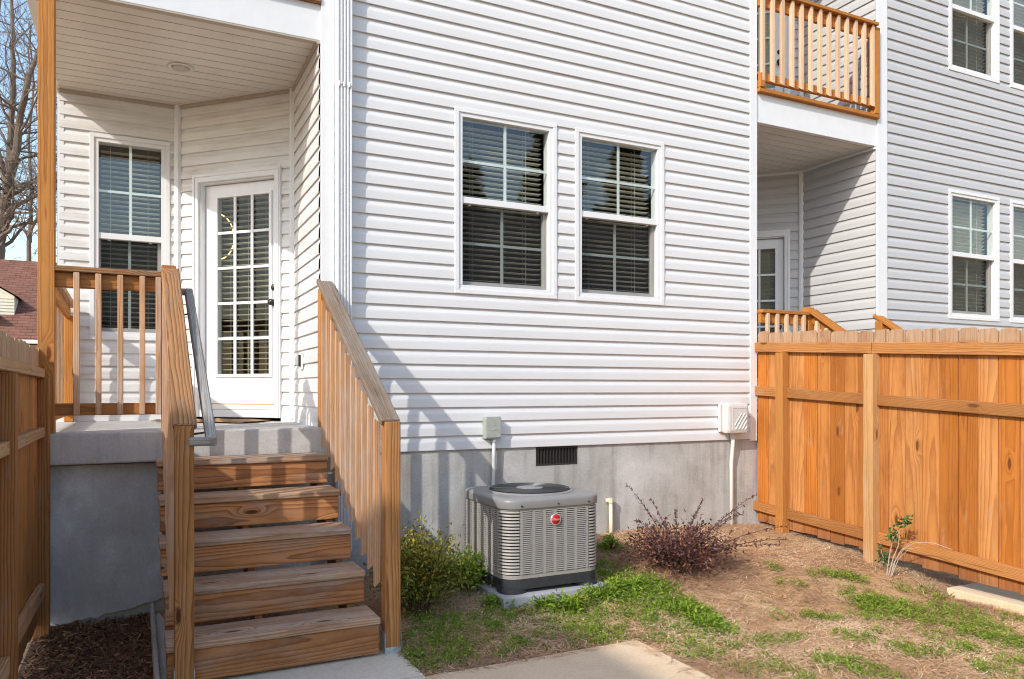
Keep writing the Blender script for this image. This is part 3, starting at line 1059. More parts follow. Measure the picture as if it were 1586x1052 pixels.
# porch head beam, side beam, trim above
mb = MB(); mb.box((-0.66, 0.0, 4.095), (1.226, 0.05, 4.36)); mb.obj("porch_beam", WHITE, house, bevel=0.003)
mb = MB(); mb.box((-0.655, 0.002, 4.082), (1.226, 0.056, 4.0945)); mb.obj("beam_flashing", BROWNTRIM, house)
mb = MB(); mb.box((-0.66, 0.05, 4.095), (-0.60, YB + 0.2, 4.36)); mb.obj("porch_beam", WHITE, house, bevel=0.003)
board("balcony_trim_board", W_BROWNCAP, house, (-0.68, 0.012, 4.382), (1.224, 0.012, 4.382), (0, 1, 0), 0.10, 0.040)
mb = MB(); mb.box((-0.60, 0.05, 4.36), (1.226, YB, 4.40)); mb.obj("balcony_floor", WHITE, house)
mb = MB(); mb.box((-0.615, YB - 0.012, 1.224), (-0.566, YB + 0.05, 4.095)); mb.obj("corner_trim", WHITE, house, bevel=0.003)
mb = MB()
mb.box((-0.62, YB + 0.03, 4.36), (1.25, YB + 0.08, ZTOP)); mb.box((1.228, 0.02, 4.40), (1.26, YB + 0.03, ZTOP))
mb.obj("upper_wall", SID_A, house)
mb = MB(); mb.box((-0.62, YB + 0.06, 0.0), (-0.58, 9.0, ZTOP)); mb.obj("end_wall", SID_A, house)
mb = MB(); mb.box((-0.62, 9.0, 0.0), (5.44, 9.05, ZTOP)); mb.obj("rear_wall", SID_A, house)
mb = MB()
mb.add([(-0.8, -0.35, ZTOP), (5.47, -0.35, ZTOP), (5.47, 4.6, ZTOP + 2.2), (-0.8, 4.6, ZTOP + 2.2), (5.47, 9.4, ZTOP), (-0.8, 9.4, ZTOP)],
       [(0, 1, 2, 3), (3, 2, 4, 5), (0, 3, 5), (1, 4, 2), (0, 5, 4, 1)])
mb.obj("roof", SHINGLE, house)
# foundation
V0, V1 = 3.035, 3.448
mb = MB()
mb.box((1.15, 0.0, -0.35), (V0, 0.2, 1.015)); mb.box((V1, 0.0, -0.35), (5.502, 0.2, 1.015))
mb.box((V0, 0.0, -0.35), (V1, 0.2, 0.852)); mb.box((V0, 0.13, 0.852), (V1, 0.2, 1.012))
mb.obj("foundation", FOUND, house)
mb = MB()      # cast iron crawl-space vent
mb.box((V0 + 0.004, 0.03, 0.856), (V1 - 0.004, 0.04, 1.011))
for (a0, a1, c0, c1) in ((V0 + 0.003, V1 - 0.003, 0.854, 0.868), (V0 + 0.003, V1 - 0.003, 0.998, 1.012), (V0 + 0.003, V0 + 0.016, 0.868, 0.998), (V1 - 0.016, V1 - 0.003, 0.868, 0.998)):
    mb.box((a0, 0.004, c0), (a1, 0.03, c1))
vt = mb.obj("foundation_vent", VENTB, house)
nb = 13
for i in range(nb):
    x = V0 + 0.026 + (V1 - V0 - 0.052) * i / (nb - 1)
    mb = MB(); mb.box((x - 0.006, 0.008, 0.868), (x + 0.006, 0.029, 0.998)); mb.obj("vent_bar", VENTB, vt)
# porch foundation with its ragged coat of parging
mb = MB(); mb.box((-0.60, 0.03, -0.4), (1.149, 0.2, 1.015)); mb.obj("foundation", FOOT, house)
mb = MB()
n = 44
xs = np.linspace(-0.60, 1.148, n)
zb = -0.035 + np.interp(xs, [-0.6, -0.3, -0.1, 0.1, 0.2, 1.2], [0.0, 0.035, 0.06, 0.10, 0.14, 0.16]) + RNG.normal(0, 0.009, n)
fr_, bk = 0.0, 0.0295
vs = []
for x, z in zip(xs, zb): vs += [(x, fr_, z), (x, fr_, 1.006), (x, bk, z - 0.004)]
fs = []
for i in range(n - 1):
    a = 3 * i
    fs += [(a, a + 3, a + 4, a + 1), (a, a + 2, a + 5, a + 3)]
mb.add(vs, fs)
mb.obj("parging", FOUNDP, house)

# downspout
mb = MB()
x0, x1 = 1.327, 1.446
pr = [(x0, -0.004)]
pr.append((x0, -0.062))
nf = 5
for i in range(nf):
    a = x0 + (x1 - x0) * i / nf; c = x0 + (x1 - x0) * (i + 1) / nf
    pr += [(a + 0.004, -0.066 if i % 2 == 0 else -0.066), (a + (c - a) * 0.35, -0.082), (a + (c - a) * 0.72, -0.082), (c - 0.003, -0.066)]
pr += [(x1, -0.062), (x1, -0.004)]
def downspout(z0, z1, grow):
    cx = (x0 + x1) / 2
    vs = []
    for z in (z0, z1):
        vs += [(cx + (px_ - cx) * grow, py_ * grow, z) for px_, py_ in pr]
    m = len(pr)
    mb.add(vs, [(i, (i + 1) % m, m + (i + 1) % m, m + i) for i in range(m)])
downspout(0.30, 3.775, 1.0)
downspout(3.765, ZTOP, 1.035)
# crimp at the joint
for i in range(3):
    mb.lathe((x0 + 0.02 + 0.037 * i, -0.078, 3.77), [(0.010, -0.018), (0.013, 0.0), (0.008, 0.02)], 8)
mb.obj("downspout", WHITE, house)

# recessed ceiling lamp
lt = thing("recessed_lamp", "round unlit recessed lamp in the porch ceiling in front of the door", "lamp", (0.315, 0.98, 4.1))
mb = MB(); mb.lathe((0.315, 0.98, 4.099), [(0.100, 0.0), (0.098, -0.008), (0.078, -0.012), (0.070, -0.004), (0.066, 0.0)], 28); mb.obj("trim_ring", SOFFIT, lt, smooth=True)
mb = MB(); mb.lathe((0.315, 0.98, 4.097), [(0.068, -0.002), (0.05, -0.010), (0.02, -0.014), (0.004, -0.0145)], 24); mb.obj("lens", LENS, lt, smooth=True)

# lamps seen through the door glass
WARM = m_emit("warm_lamp_glow", (1.0, 0.56, 0.20), 2.2)
pl = thing("pendant_lamp", "glowing ring pendant seen through the upper left door panes", "lamp", (0.95, 2.35, 2.95))
mb = MB()
ring = [(0.70 + 0.15 * math.cos(i * math.pi / 14), 2.15, 2.98 + 0.22 * math.sin(i * math.pi / 14)) for i in range(28)]
mb.tube([ring[i] for i in range(28)] + [ring[0]], 0.0055, 6, cap=False); mb.obj("ring", WARM, pl)
mb = MB(); mb.tube([(0.70, 2.15, 3.2), (0.70, 2.15, 3.99)], 0.004, 5); mb.obj("cord", DARKMET, pl)
cl = thing("ceiling_spot", "small warm ceiling lamp glowing behind the right door panes", "lamp", (1.75, 3.3, 3.99))
mb = MB(); mb.lathe((1.75, 3.3, 3.985), [(0.10, 0.0), (0.09, -0.02)], 18); mb.obj("lens", WARM, cl)

# ------------------------------------------------------------------ neighbouring townhouse
house2 = thing("townhouse", "grey sided neighbouring townhouse with balcony behind the long orange fence", "house", (8.5, 0.5, 0.0))
frr, _ = frame_of((7.376, 0.0), (12.0, 0.0))
Lr = 12.0 - 7.376
NW = [(8.425, 2.325, 0.945, 1.500), (9.590, 2.325, 0.945, 1.500), (8.425, 5.205, 0.945, 1.500), (9.590, 5.205, 0.945, 1.500)]
side_wall(house2, frr, Lr, 1.017, ZTOP, SID_B, [(w[0] - 7.376, w[0] - 7.376 + w[2], w[1], w[1] + w[3]) for w in NW])
for w in NW:
    window(house2, frr, w[0] - 7.376, w[1], w[2], w[3], detail=False, tilt=0.75)
room(house2, [(8.3, 0.03), (10.7, 0.03), (10.7, 2.6), (8.3, 2.6)], 1.3, 4.05, (0,))
room(house2, [(8.3, 0.03), (10.7, 0.03), (10.7, 2.6), (8.3, 2.6)], 4.8, 7.2, (0,))
porch(house2, 6.0, 1.224, 4.15, 5.475, win=False, mat=SID_B)
porch(house2, 6.0, 4.47, 7.4, 5.475, win=False, mat=SID_B, ceiling=False, far=True)
mb = MB(); mb.box((5.475, 0.05, 7.4), (7.226, YB, 7.44)); mb.obj("upper_ceiling", SOFFIT, house2)
mb = MB(); mb.box((7.228, 0.0, 6.5), (7.25, AYY, 7.4)); mb.obj("upper_wall", SID_B, house2)
deck_slab(house2, 5.53, 7.238)
room(house2, [(6.0, YB + 0.01), (6.36, YB + 0.01), (7.25, 1.06), (8.2, 1.06), (8.2, 4.6), (6.0, 4.6)], 1.23, 4.0, (0, 1))
room(house2, [(6.0, YB + 0.01), (6.36, YB + 0.01), (7.25, 1.06), (8.2, 1.06), (8.2, 4.6), (6.0, 4.6)], 4.5, 7.2, (0, 1))
mb = MB(); mb.box((7.225, -0.022, 1.0), (7.378, 0.02, ZTOP)); mb.obj("corner_trim", WHITE, house2, bevel=0.003)
mb = MB(); mb.box((5.493, -0.005, 4.150), (7.224, 0.05, 4.437)); mb.obj("porch_beam", WHITE, house2, bevel=0.003)
mb = MB(); mb.box((5.493, 0.05, 4.437), (7.224, YB, 4.470)); mb.obj("balcony_floor", WHITE, house2)
board("balcony_trim_board", W_BALC, house2, (5.494, -0.012, 4.458), (7.224, -0.012, 4.458), (0, 1, 0), 0.085, 0.040)
mb = MB(); mb.box((5.50, 0.0, -0.35), (12.0, 0.2, 1.012)); mb.obj("foundation", FOUND, house2)
mb = MB(); mb.box((5.475, 9.0, 0.0), (12.0, 9.05, ZTOP)); mb.box((11.98, 0.02, 0.0), (12.02, 9.0, ZTOP)); mb.obj("rear_wall", SID_B, house2)
mb = MB()
mb.add([(5.48, -0.35, ZTOP), (12.2, -0.35, ZTOP), (12.2, 4.6, ZTOP + 2.2), (5.48, 4.6, ZTOP + 2.2), (12.2, 9.4, ZTOP), (5.48, 9.4, ZTOP)],
       [(0, 1, 2, 3), (3, 2, 4, 5), (0, 3, 5), (1, 4, 2), (0, 5, 4, 1)])
mb.obj("roof", SHINGLE, house2)

# ------------------------------------------------------------------ wooden stair with its railings
TR_Y = [-0.404 - 0.2765 * i for i in range(5)]
TR_Z = [1.048 - 0.2095 * i for i in range(5)]
SL = 0.2095 / 0.2765


def build_stairs(name, label, dx, full=True, mats=None):
    M = dict(tread=W_TREAD, riser=W_RISER, newel=W_NEWEL, cap=W_GREY, cap2=W_BROWNCAP, bal=W_BAL, post=W_POST, rail=W_RAIL)
    if mats: M.update(mats)
    st = thing(name, label, "stairs", (0.7 + dx, -0.9, 0.02), "wooden steps up to the porches")
    xl, xr = 0.112 + dx, 1.196 + dx
    if full:
        for i in range(5):
            y, z = TR_Y[i], TR_Z[i]
            dxx = (0.0, 0.006, 0.003, 0.016, 0.018)[i]
            board("tread", M['tread'], st, (xl + dxx, y + 0.143, z - 0.019), (xr + 0.011 * i, y + 0.143, z - 0.019), (0, 1, 0), 0.286, 0.038, bev=0.005)
            hgt = 0.152 if i < 4 else 0.166
            board("riser", M['riser'], st, (xl + dxx + 0.006, y + 0.034, z - 0.041 - hgt / 2), (xr + 0.011 * i - 0.004, y + 0.034, z - 0.041 - hgt / 2), (0, 0, 1), hgt, 0.036, bev=0.004)
        for x in (xl + 0.05, 0.62 + dx, xr - 0.05):
            # notched carriage
            mb = MB()
            pts = []
            for i in range(5):
                pts += [(TR_Y[i] + 0.054, TR_Z[i] - 0.040), (TR_Y[i] + 0.29, TR_Z[i] - 0.040)]
            top = []
            for i in range(5):
                top += [(TR_Y[i] + 0.27 + 0.054, TR_Z[i] - 0.040), (TR_Y[i] + 0.054, TR_Z[i] - 0.040)]
            low = [(TR_Y[4] + 0.054, -0.011), (TR_Y[4] + 0.30, -0.011), (-0.105, TR_Z[0] - 0.30)]
            poly = [(-0.105, TR_Z[0] - 0.040)] + top[1:] + low
            vs = [(x - 0.019, y, z) for y, z in poly] + [(x + 0.019, y, z) for y, z in poly]
            m = len(poly)
            mb.add(vs, [tuple(range(m)), tuple(range(2 * m - 1, m - 1, -1))] + [(i, (i + 1) % m, m + (i + 1) % m, m + i) for i in range(m)])
            mb.obj("carriage", M['riser'], st)
    # cap line
    yb, zb_, yt, zt = -1.455, 1.335, -0.045, 2.335
    sl = (zt - zb_) / (yt - yb)
    for side, xc in (('r', 1.262 + dx), ('l', 0.206 + dx)):
        yb, zb_ = (-1.455, 1.335) if side == 'r' else (-1.55, 1.332)
        sl = (zt - zb_) / (yt - yb)
        yn = -1.456 if side == 'r' else -1.562
        ytop = 0.02 if side == 'r' else -0.055
        ztop_ = zb_ + (ytop - yb) * sl - (0.05 if side == 'r' else 0.0)
        lowx = xc + (0.0545 if side == 'r' else 0.006)
        nw = board("newel_post", M['newel'], st, (lowx, yn, -0.008), (lowx, yn, 1.318), (1, 0, 0), 0.089, 0.089, bev=0.003)
        if full:
            mb = MB()
            mb.box((lowx - 0.047, yn - 0.0475, -0.0115), (lowx + 0.047, yn + 0.047, -0.008))
            mb.box((lowx - 0.0475, yn - 0.0475, -0.008), (lowx - 0.0448, yn + 0.047, 0.112)); mb.box((lowx + 0.0448, yn - 0.0475, -0.008), (lowx + 0.0475, yn + 0.047, 0.112))
            mb.box((lowx - 0.0475, yn - 0.0477, -0.008), (lowx + 0.0475, yn - 0.0447, 0.030))
            mb.obj("post_base", GALV, st)
        # upper post
        if side == 'r':
            board("upper_post", M['post'], st, (xc - 0.015, -0.045, 1.226), (xc - 0.015, -0.045, ztop_ - 0.085), (1, 0, 0), 0.089, 0.089)
        else:
            board("upper_post", M['rail'], st, (xc - 0.012, -0.012, 1.226), (xc - 0.012, -0.012, 2.345), (1, 0, 0), 0.089, 0.089, bev=0.006)
        capm = M['cap'] if side == 'r' else M['cap2']
        p0 = Vector((xc + (0.046 if side == 'r' else 0.010), yb - 0.02, zb_ - 0.018 - (0.005 if side == 'r' else 0)))
        p1 = Vector((xc - (0.008 if side == 'r' else 0.004), ytop, ztop_ - 0.018))
        board("cap_rail", capm, st, p0, p1, (1, 0, 0), 0.112, 0.038, bev=0.006)
        dn = Vector((0, -sl, 1)).normalized() * -1
        dn = Vector((0, sl, -1)).normalized()
        q0 = p0 + dn * 0.066 + Vector((0.012, 0.05, 0.03)); q1 = p1 + dn * 0.066 + Vector((0.012, -0.05, -0.03))
        board("under_rail", M['rail'], st, q0, q1, (0, -dn.y, -dn.z), 0.089, 0.038)
        # balusters on the outer-left face
        nbal = 11
        for i in range(nbal):
            y = -0.155 - i * 0.1205
            ztop2 = zb_ + (y - yb) * sl - 0.066 - (0.05 * (y - yb) / (ytop - yb) if side == 'r' else 0)
            zn = 1.054 + 0.61 * (y + 0.2)
            xb_ = xc - 0.044 + 0.046 * (-0.155 - y) / 1.3 if side == 'r' else xc - 0.040
            board("baluster", M['bal'], st, (xb_, y, zn + random.uniform(-0.010, 0.010)), (xb_, y, ztop2), (0, -1, 0), 0.033, 0.034, style='chamfer', bev=0.0)
    if full:
        # grey hand rail with returns, on the stair side of the left railing
        hx = 0.315 + dx
        a = Vector((hx, -0.10, 2.165)); c = Vector((hx + 0.022, -1.62, 1.238))
        hr = board("handrail", W_SILVER, st, c, a, (1, 0, 0), 0.050, 0.058, bev=0.007)
        board("rail_return", W_SILVER, st, (hx - 0.085, a.y - 0.012, a.z - 0.004), (hx + 0.022, a.y - 0.012, a.z - 0.004), (0, 1, 0), 0.045, 0.045, bev=0.01)
        board("rail_return", W_SILVER, st, (hx - 0.085, c.y + 0.012, c.z + 0.004), (hx + 0.022, c.y + 0.012, c.z + 0.004), (0, 1, 0), 0.045, 0.045, bev=0.01)
        for f in (0.12, 0.9):
            q = c.lerp(a, f)
            mb = MB(); mb.tube([(q.x, q.y, q.z - 0.03), (q.x, q.y, q.z - 0.07), (hx - 0.06, q.y, q.z - 0.08)], 0.006, 6); mb.obj("rail_bracket", DARKMET, st)
    return st


build_stairs("wooden_steps", "weathered wooden steps with grey handrail rising to the near porch", 0.0)
build_stairs("wooden_steps", "orange stair railings of the next porch poking above the long fence", 6.0, full=True,
             mats=dict(newel=W_BALC, cap=W_BALC, cap2=W_BALC, bal=W_BALCB, post=W_BALC, rail=W_BALC))


def front_railing(label, x0, x1, dx, mats, xs):
    cap, rail, bal = mats
    r = thing("porch_railing", label, "railing", ((x0 + x1) / 2, -0.05, 1.224), "front railings of the porches")
    board("cap_rail", cap, r, (x0, -0.045, 2.275), (x1, -0.045, 2.275), (0, 1, 0), 0.089, 0.036)
    board("top_rail", rail, r, (x0, -0.040, 2.206), (x1, -0.040, 2.206), (0, 0, 1), 0.094, 0.036)
    board("bottom_rail", rail, r, (x0, -0.040, 1.374), (x1, -0.040, 1.374), (0, 0, 1), 0.078, 0.036)
    for x in xs:
        board("baluster", bal, r, (x, -0.0765, 1.338), (x, -0.0765, 2.254), (1, 0, 0), 0.034, 0.034, bev=0.003)
    return r


front_railing("brown front porch railing with five worn balusters between post and steps", -0.478, 0.150, 0, (W_BROWNCAP, W_RAIL, W_BAL), (-0.348, -0.224, -0.097, 0.033, 0.130))
front_railing("short orange porch railing showing above the fence beside the white corner", 5.50, 6.135, 6, (W_BALC, W_BALC, W_BALCB), (5.575, 5.70, 5.825, 5.95, 6.06))
# side railing, seen nearly end on
sr = thing("porch_railing", "porch side railing seen end on behind the tall orange post", "railing", (-0.52, 0.95, 1.224))
board("cap_rail", W_BAL, sr, (-0.525, 0.05, 2.262), (-0.525, 1.87, 2.225), (1, 0, 0), 0.10, 0.036)
board("top_rail", W_POST, sr, (-0.53, 0.05, 2.195), (-0.53, 1.87, 2.158), (0, 0, 1), 0.089, 0.036)
board("bottom_rail", W_POST, sr, (-0.53, 0.05, 1.33), (-0.53, 1.87, 1.33), (0, 0, 1), 0.089, 0.036)
board("end_post", W_POST, sr, (-0.525, 1.86, 1.226), (-0.525, 1.86, 2.14), (1, 0, 0), 0.07, 0.07)
for i in range(13):
    board("baluster", W_BAL, sr, (-0.568, 0.2 + 0.125 * i, 1.29), (-0.568, 0.2 + 0.125 * i, 2.21), (0, 1, 0), 0.034, 0.034)
pp = thing("porch_post", "tall orange square timber post at the outer corner of the porch", "post", (-0.513, 0.0, 1.224))
board("post", W_POST, pp, (-0.515, -0.047, 1.226), (-0.515, -0.047, 7.4), (1, 0, 0), 0.092, 0.092, bev=0.003)
mb = MB(); mb.box((-0.565, -0.097, 1.2245), (-0.465, 0.003, 1.2262)); mb.obj("post_base", GALV, pp)

# balcony railing
br = thing("balcony_railing", "orange balcony railing with pale square balusters above the white beam", "railing", (6.36, 0.0, 4.48))
board("cap_rail", W_BALC, br, (5.50, -0.030, 5.435), (7.165, -0.030, 5.435), (0, 1, 0), 0.115, 0.034)
board("top_rail", W_BALC, br, (5.50, -0.012, 5.352), (7.14, -0.012, 5.352), (0, 0, 1), 0.120, 0.036)
board("bottom_rail", W_BALC, br, (5.50, -0.012, 4.598), (7.14, -0.012, 4.598), (0, 0, 1), 0.085, 0.036)
board("end_post", W_BALC, br, (7.180, -0.012, 4.482), (7.180, -0.012, 5.416), (1, 0, 0), 0.078, 0.089)
board("end_block", W_BALC, br, (5.53, -0.036, 4.482), (5.53, -0.036, 4.62), (1, 0, 0), 0.06, 0.06)
for i in range(13):
    x = 5.535 + i * 0.1305
    board("baluster", W_BALCB, br, (x, -0.050, 4.545), (x, -0.050, 5.414), (1, 0, 0), 0.036, 0.036, style='chamfer', bev=0.0)

# ------------------------------------------------------------------ fences
def picket_line(fence, mat, x, y0, y1, zt, zb, w=0.142, t=0.016, side=1, jit=0.004):
    y = y0
    while y > y1:
        a = random.uniform(-jit, jit)
        pr_ = random.uniform(-0.0015, 0.0015)
        lean = random.uniform(-0.003, 0.003)
        board("picket", mat, fence, (x + pr_, y - w / 2, zb(y) + random.uniform(-0.012, 0.012)), (x + pr_, y - w / 2 + lean, zt(y) + random.uniform(-0.006, 0.006)), (0, 1, 0), w, t, style='dogear', bev=0.002)
        y -= w + random.uniform(0.003, 0.007)


rf = thing("privacy_fence", "long orange cedar privacy fence running from the house corner at right", "fence", (5.5, -1.5, 0.1), "timber privacy fences")
drop = 0.055
def rz(y, z): return z + drop * y
picket_line(rf, W_FENCE, 5.508, -0.020, -5.0, lambda y: rz(y, 2.068), lambda y: rz(y, 0.215))
PY = [-0.385, -1.358, -3.60, -5.0]
for i, y in enumerate(PY):
    board("post", W_PALE if i == 1 else W_POST, rf, (5.4555, y, rz(y, 0.05)), (5.4555, y, rz(y, 1.872)), (1, 0, 0), 0.089, 0.092, bev=0.003)
board("top_rail", W_RAIL, rf, (5.478, 0.03, rz(0.03, 1.922)), (5.478, PY[1] + 0.01, rz(PY[1], 1.922)), (0, 0, 1), 0.092, 0.040)
board("top_rail", W_RAIL, rf, (5.478, PY[1] + 0.004, rz(PY[1], 1.922)), (5.478, PY[2], rz(PY[2], 1.922)), (0, 0, 1), 0.092, 0.040)
for zc_ in (1.494, 0.362):
    ys_ = [0.03] + PY
    for k in range(3):
        a = ys_[k] - (0.047 if k else 0); c = ys_[k + 1] + 0.047
        zz = zc_
        board("rail", W_RAIL, rf, (5.4795, a, rz(a, zz)), (5.4795, c, rz(c, zz)), (0, 0, 1), 0.090, 0.038)

lf = thing("privacy_fence", "timber fence with two square posts close at the left edge of the photo", "fence", (-0.54, -1.5, 0.0), "timber privacy fences")
picket_line(lf, W_OLDFENCE, -0.560, 0.02, -3.0, lambda y: 1.757 - 0.008 * y, lambda y: 0.06)
for y in (-0.155, -1.61, -3.06):
    zt_ = 1.574
    board("post", W_OLDFENCE if False else W_POST if False else W_NEWEL, lf, (-0.5345, y, -0.1), (-0.5345, y, zt_), (1, 0, 0), 0.089, 0.089, bev=0.003)
board("top_rail", W_OLDRAIL, lf, (-0.532, -0.185, 1.603), (-0.532, -3.09, 1.622), (0, 0, 1), 0.056, 0.040)
for (a, c) in ((-0.2, -1.565), (-1.655, -3.015)):
    board("rail", W_OLDRAIL, lf, (-0.530, a, 1.240), (-0.530, c, 1.240), (0, 0, 1), 0.060, 0.038)
    board("rail", W_OLDRAIL, lf, (-0.530, a, 0.265), (-0.530, c, 0.32), (0, 0, 1), 0.085, 0.038)

# ------------------------------------------------------------------ air conditioner
def rrect(x0, x1, y0, y1, r, n=6):
    pts = []
    for cx, cy, a0 in ((x1 - r, y0 + r, -90), (x1 - r, y1 - r, 0), (x0 + r, y1 - r, 90), (x0 + r, y0 + r, 180)):
        for i in range(n + 1):
            a = math.radians(a0 + 90 * i / n)
            pts.append((cx + r * math.cos(a), cy + r * math.sin(a)))
    return pts


def loft(mb, layers):
    """layers: list of (list of xy, z)"""
    m = len(layers[0][0])
    vs = [(x, y, z) for pts, z in layers for x, y in pts]
    fs = []
    for i in range(len(layers) - 1):
        for k in range(m):
            fs.append((i * m + k, i * m + (k + 1) % m, (i + 1) * m + (k + 1) % m, (i + 1) * m + k))
    fs.append(tuple(range(m))); fs.append(tuple(range((len(layers) - 1) * m, len(layers) * m)))
    mb.add(vs, fs)


AX0, AX1, AY0, AY1 = 2.215, 2.985, -1.105, -0.335
ZB = 0.116
def build_ac():
    mb = MB(); mb.box((AX0 - 0.03, AY0 - 0.045, -0.05), (AX1 + 0.03, AY1 + 0.04, ZB - 0.001))
    pad = mb.obj("equipment_pad", PADC, None, bevel=0.008)
    tag(pad, "thin grey concrete pad under the air conditioner", "pad")
    ac = thing("air_conditioner", "grey louvred outdoor air conditioner with red round badge on a concrete pad", "air conditioner", ((AX0 + AX1) / 2, (AY0 + AY1) / 2, ZB))
    R = 0.115
    # base with shallow arches
    mb = MB()
    loft(mb, [(rrect(AX0 + 0.004, AX1 - 0.004, AY0 + 0.004, AY1 - 0.004, R), ZB + 0.030), (rrect(AX0 + 0.002, AX1 - 0.002, AY0 + 0.002, AY1 - 0.002, R), ZB + 0.092), (rrect(AX0 + 0.012, AX1 - 0.012, AY0 + 0.012, AY1 - 0.012, R), ZB + 0.100)])
    for sx in (AX0, AX1 - 0.2):
        for sy in (AY0, AY1 - 0.2):
            loft(mb, [(rrect(sx + 0.002, sx + 0.198, sy + 0.002, sy + 0.198, 0.085), ZB), (rrect(sx + 0.004, sx + 0.196, sy + 0.004, sy + 0.196, 0.085), ZB + 0.034)])
    mb.obj("base_pan", AC_BASE, ac)
    z0, z1 = ZB + 0.100, ZB + 0.575
    mb = MB()
    loft(mb, [(rrect(AX0 + 0.028, AX1 - 0.028, AY0 + 0.028, AY1 - 0.028, R), z0), (rrect(AX0 + 0.028, AX1 - 0.028, AY0 + 0.028, AY1 - 0.028, R), z1)])
    mb.obj("coil", AC_DARK, ac)
    # bottom and top hoops
    for za, zc_ in ((z0, z0 + 0.026), (z1 - 0.012, z1)):
        mb = MB(); loft(mb, [(rrect(AX0 + 0.003, AX1 - 0.003, AY0 + 0.003, AY1 - 0.003, R), za), (rrect(AX0 + 0.003, AX1 - 0.003, AY0 + 0.003, AY1 - 0.003, R), zc_)])
        mb.obj("cabinet_band", AC_GREY, ac)
    # four louvred sides: upright strips and rows of small louvres
    faces = {'front': (Vector((AX0 + R, AY0, 0)), Vector((1, 0, 0)), Vector((0, -1, 0)), AX1 - AX0 - 2 * R),
             'left': (Vector((AX0, AY1 - R, 0)), Vector((0, -1, 0)), Vector((-1, 0, 0)), AY1 - AY0 - 2 * R),
             'right': (Vector((AX1, AY0 + R, 0)), Vector((0, 1, 0)), Vector((1, 0, 0)), AY1 - AY0 - 2 * R),
             'back': (Vector((AX1 - R, AY1, 0)), Vector((-1, 0, 0)), Vector((0, 1, 0)), AX1 - AX0 - 2 * R)}
    zlo, zhi = z0 + 0.026, z1 - 0.012
    for nm, (O, ud, nd, L) in faces.items():
        fr = (O, ud, nd)
        mb = MB()
        ncol = 6
        edge = 0.020
        pitch = (L - 2 * edge) / ncol
        strips = [(0.0, edge)] + [(edge + pitch * i - 0.0115, edge + pitch * i + 0.0115) for i in range(1, ncol)] + [(L - edge, L)]
        for a, c in strips: mb.fbox(fr, a, c, zlo, zhi, -0.024, 0.0)
        nrow = 33
        ph = (zhi - zlo) / nrow
        for r_ in range(nrow):
            zz = zlo + ph * r_
            for i in range(ncol):
                a = strips[i][1]; c = strips[i + 1][0]
                # a louvre: lower lip forward, slanting back upwards
                P = []
                for u in (a, c):
                    for nn, z in ((-0.003, zz + ph * 0.46), (0.0030, zz + ph * 0.52), (-0.001, zz + ph * 1.0), (-0.014, zz + ph * 1.0)):
                        q = O + ud * u + nd * nn
                        P.append((q.x, q.y, z))
                mb.add(P, [(0, 1, 5, 4), (1, 2, 6, 5), (2, 3, 7, 6)])
        stuff(mb.obj("louvre_panel", AC_GREY, ac))
    # rounded corner louvres
    for cx, cy, a0 in ((AX0 + R, AY0 + R, 180), (AX1 - R, AY0 + R, 270), (AX1 - R, AY1 - R, 0), (AX0 + R, AY1 - R, 90)):
        nr = 20
        ph = (zhi - zlo) / nr
        for k in range(nr):
            mb = MB()
            zz = zlo + ph * k
            n = 10
            vs = []
            for i in range(n + 1):
                a = math.radians(a0 + 3 + 84 * i / n)
                for rr, z in ((R - 0.022, zz + ph * 0.22), (R + 0.0015, zz + ph * 0.30), (R + 0.003, zz + ph * 0.42), (R - 0.003, zz + ph * 0.86), (R - 0.020, zz + ph * 0.93)):
                    vs.append((cx + rr * math.cos(a), cy + rr * math.sin(a), z))
            fs = []
            for i in range(n):
                for j in range(4):
                    fs.append((i * 5 + j, i * 5 + j + 1, i * 5 + 5 + j + 1, i * 5 + 5 + j))
            fs += [(0, 1, 2, 3, 4), tuple(range(n * 5 + 4, n * 5 - 1, -1))]
            mb.add(vs, fs)
            mb.obj("corner_louvre", AC_GREY, ac, smooth=False)
        for aa in (a0, a0 + 90):
            pass
    # lid
    e = 0.010
    mb = MB()
    lay = []
    for g, z in ((e, z1 + 0.001), (e + 0.001, z1 + 0.004), (e + 0.002, z1 + 0.046), (e, z1 + 0.056), (e - 0.007, z1 + 0.064), (e - 0.018, z1 + 0.069), (e - 0.034, z1 + 0.0715), (e - 0.05, z1 + 0.072), (e - 0.09, z1 + 0.072)):
        lay.append((rrect(AX0 - g, AX1 + g, AY0 - g, AY1 + g, R + g * 0.6 + 0.01), z))
    loft(mb, lay)
    lid = mb.obj("lid", AC_LID, ac, smooth=True)
    cx, cy = (AX0 + AX1) / 2, (AY0 + AY1) / 2
    zl = z1 + 0.0725
    mb = MB(); mb.lathe((cx, cy, zl), [(0.325, 0.0), (0.318, 0.010), (0.300, 0.011), (0.296, 0.002)], 48, cap=False); mb.obj("orifice_ring", AC_LID, ac, smooth=True)
    mb = MB(); mb.lathe((cx, cy, zl + 0.001), [(0.296, 0.0), (0.295, 0.001)], 48); mb.obj("fan_opening", AC_DARK, ac)
    mb = MB()
    for i in range(13):
        r_ = 0.105 + i * 0.0155
        ring = [(cx + r_ * math.cos(2 * math.pi * k / 40), cy + r_ * math.sin(2 * math.pi * k / 40), zl + 0.016) for k in range(41)]
        mb.tube(ring, 0.0026, 5, cap=False)
    for k in range(12):
        a = 2 * math.pi * k / 12
        mb.tube([(cx + 0.09 * math.cos(a), cy + 0.09 * math.sin(a), zl + 0.013), (cx + 0.300 * math.cos(a), cy + 0.300 * math.sin(a), zl + 0.012)], 0.0032, 5)
    mb.obj("fan_grille", AC_WIRE, ac)
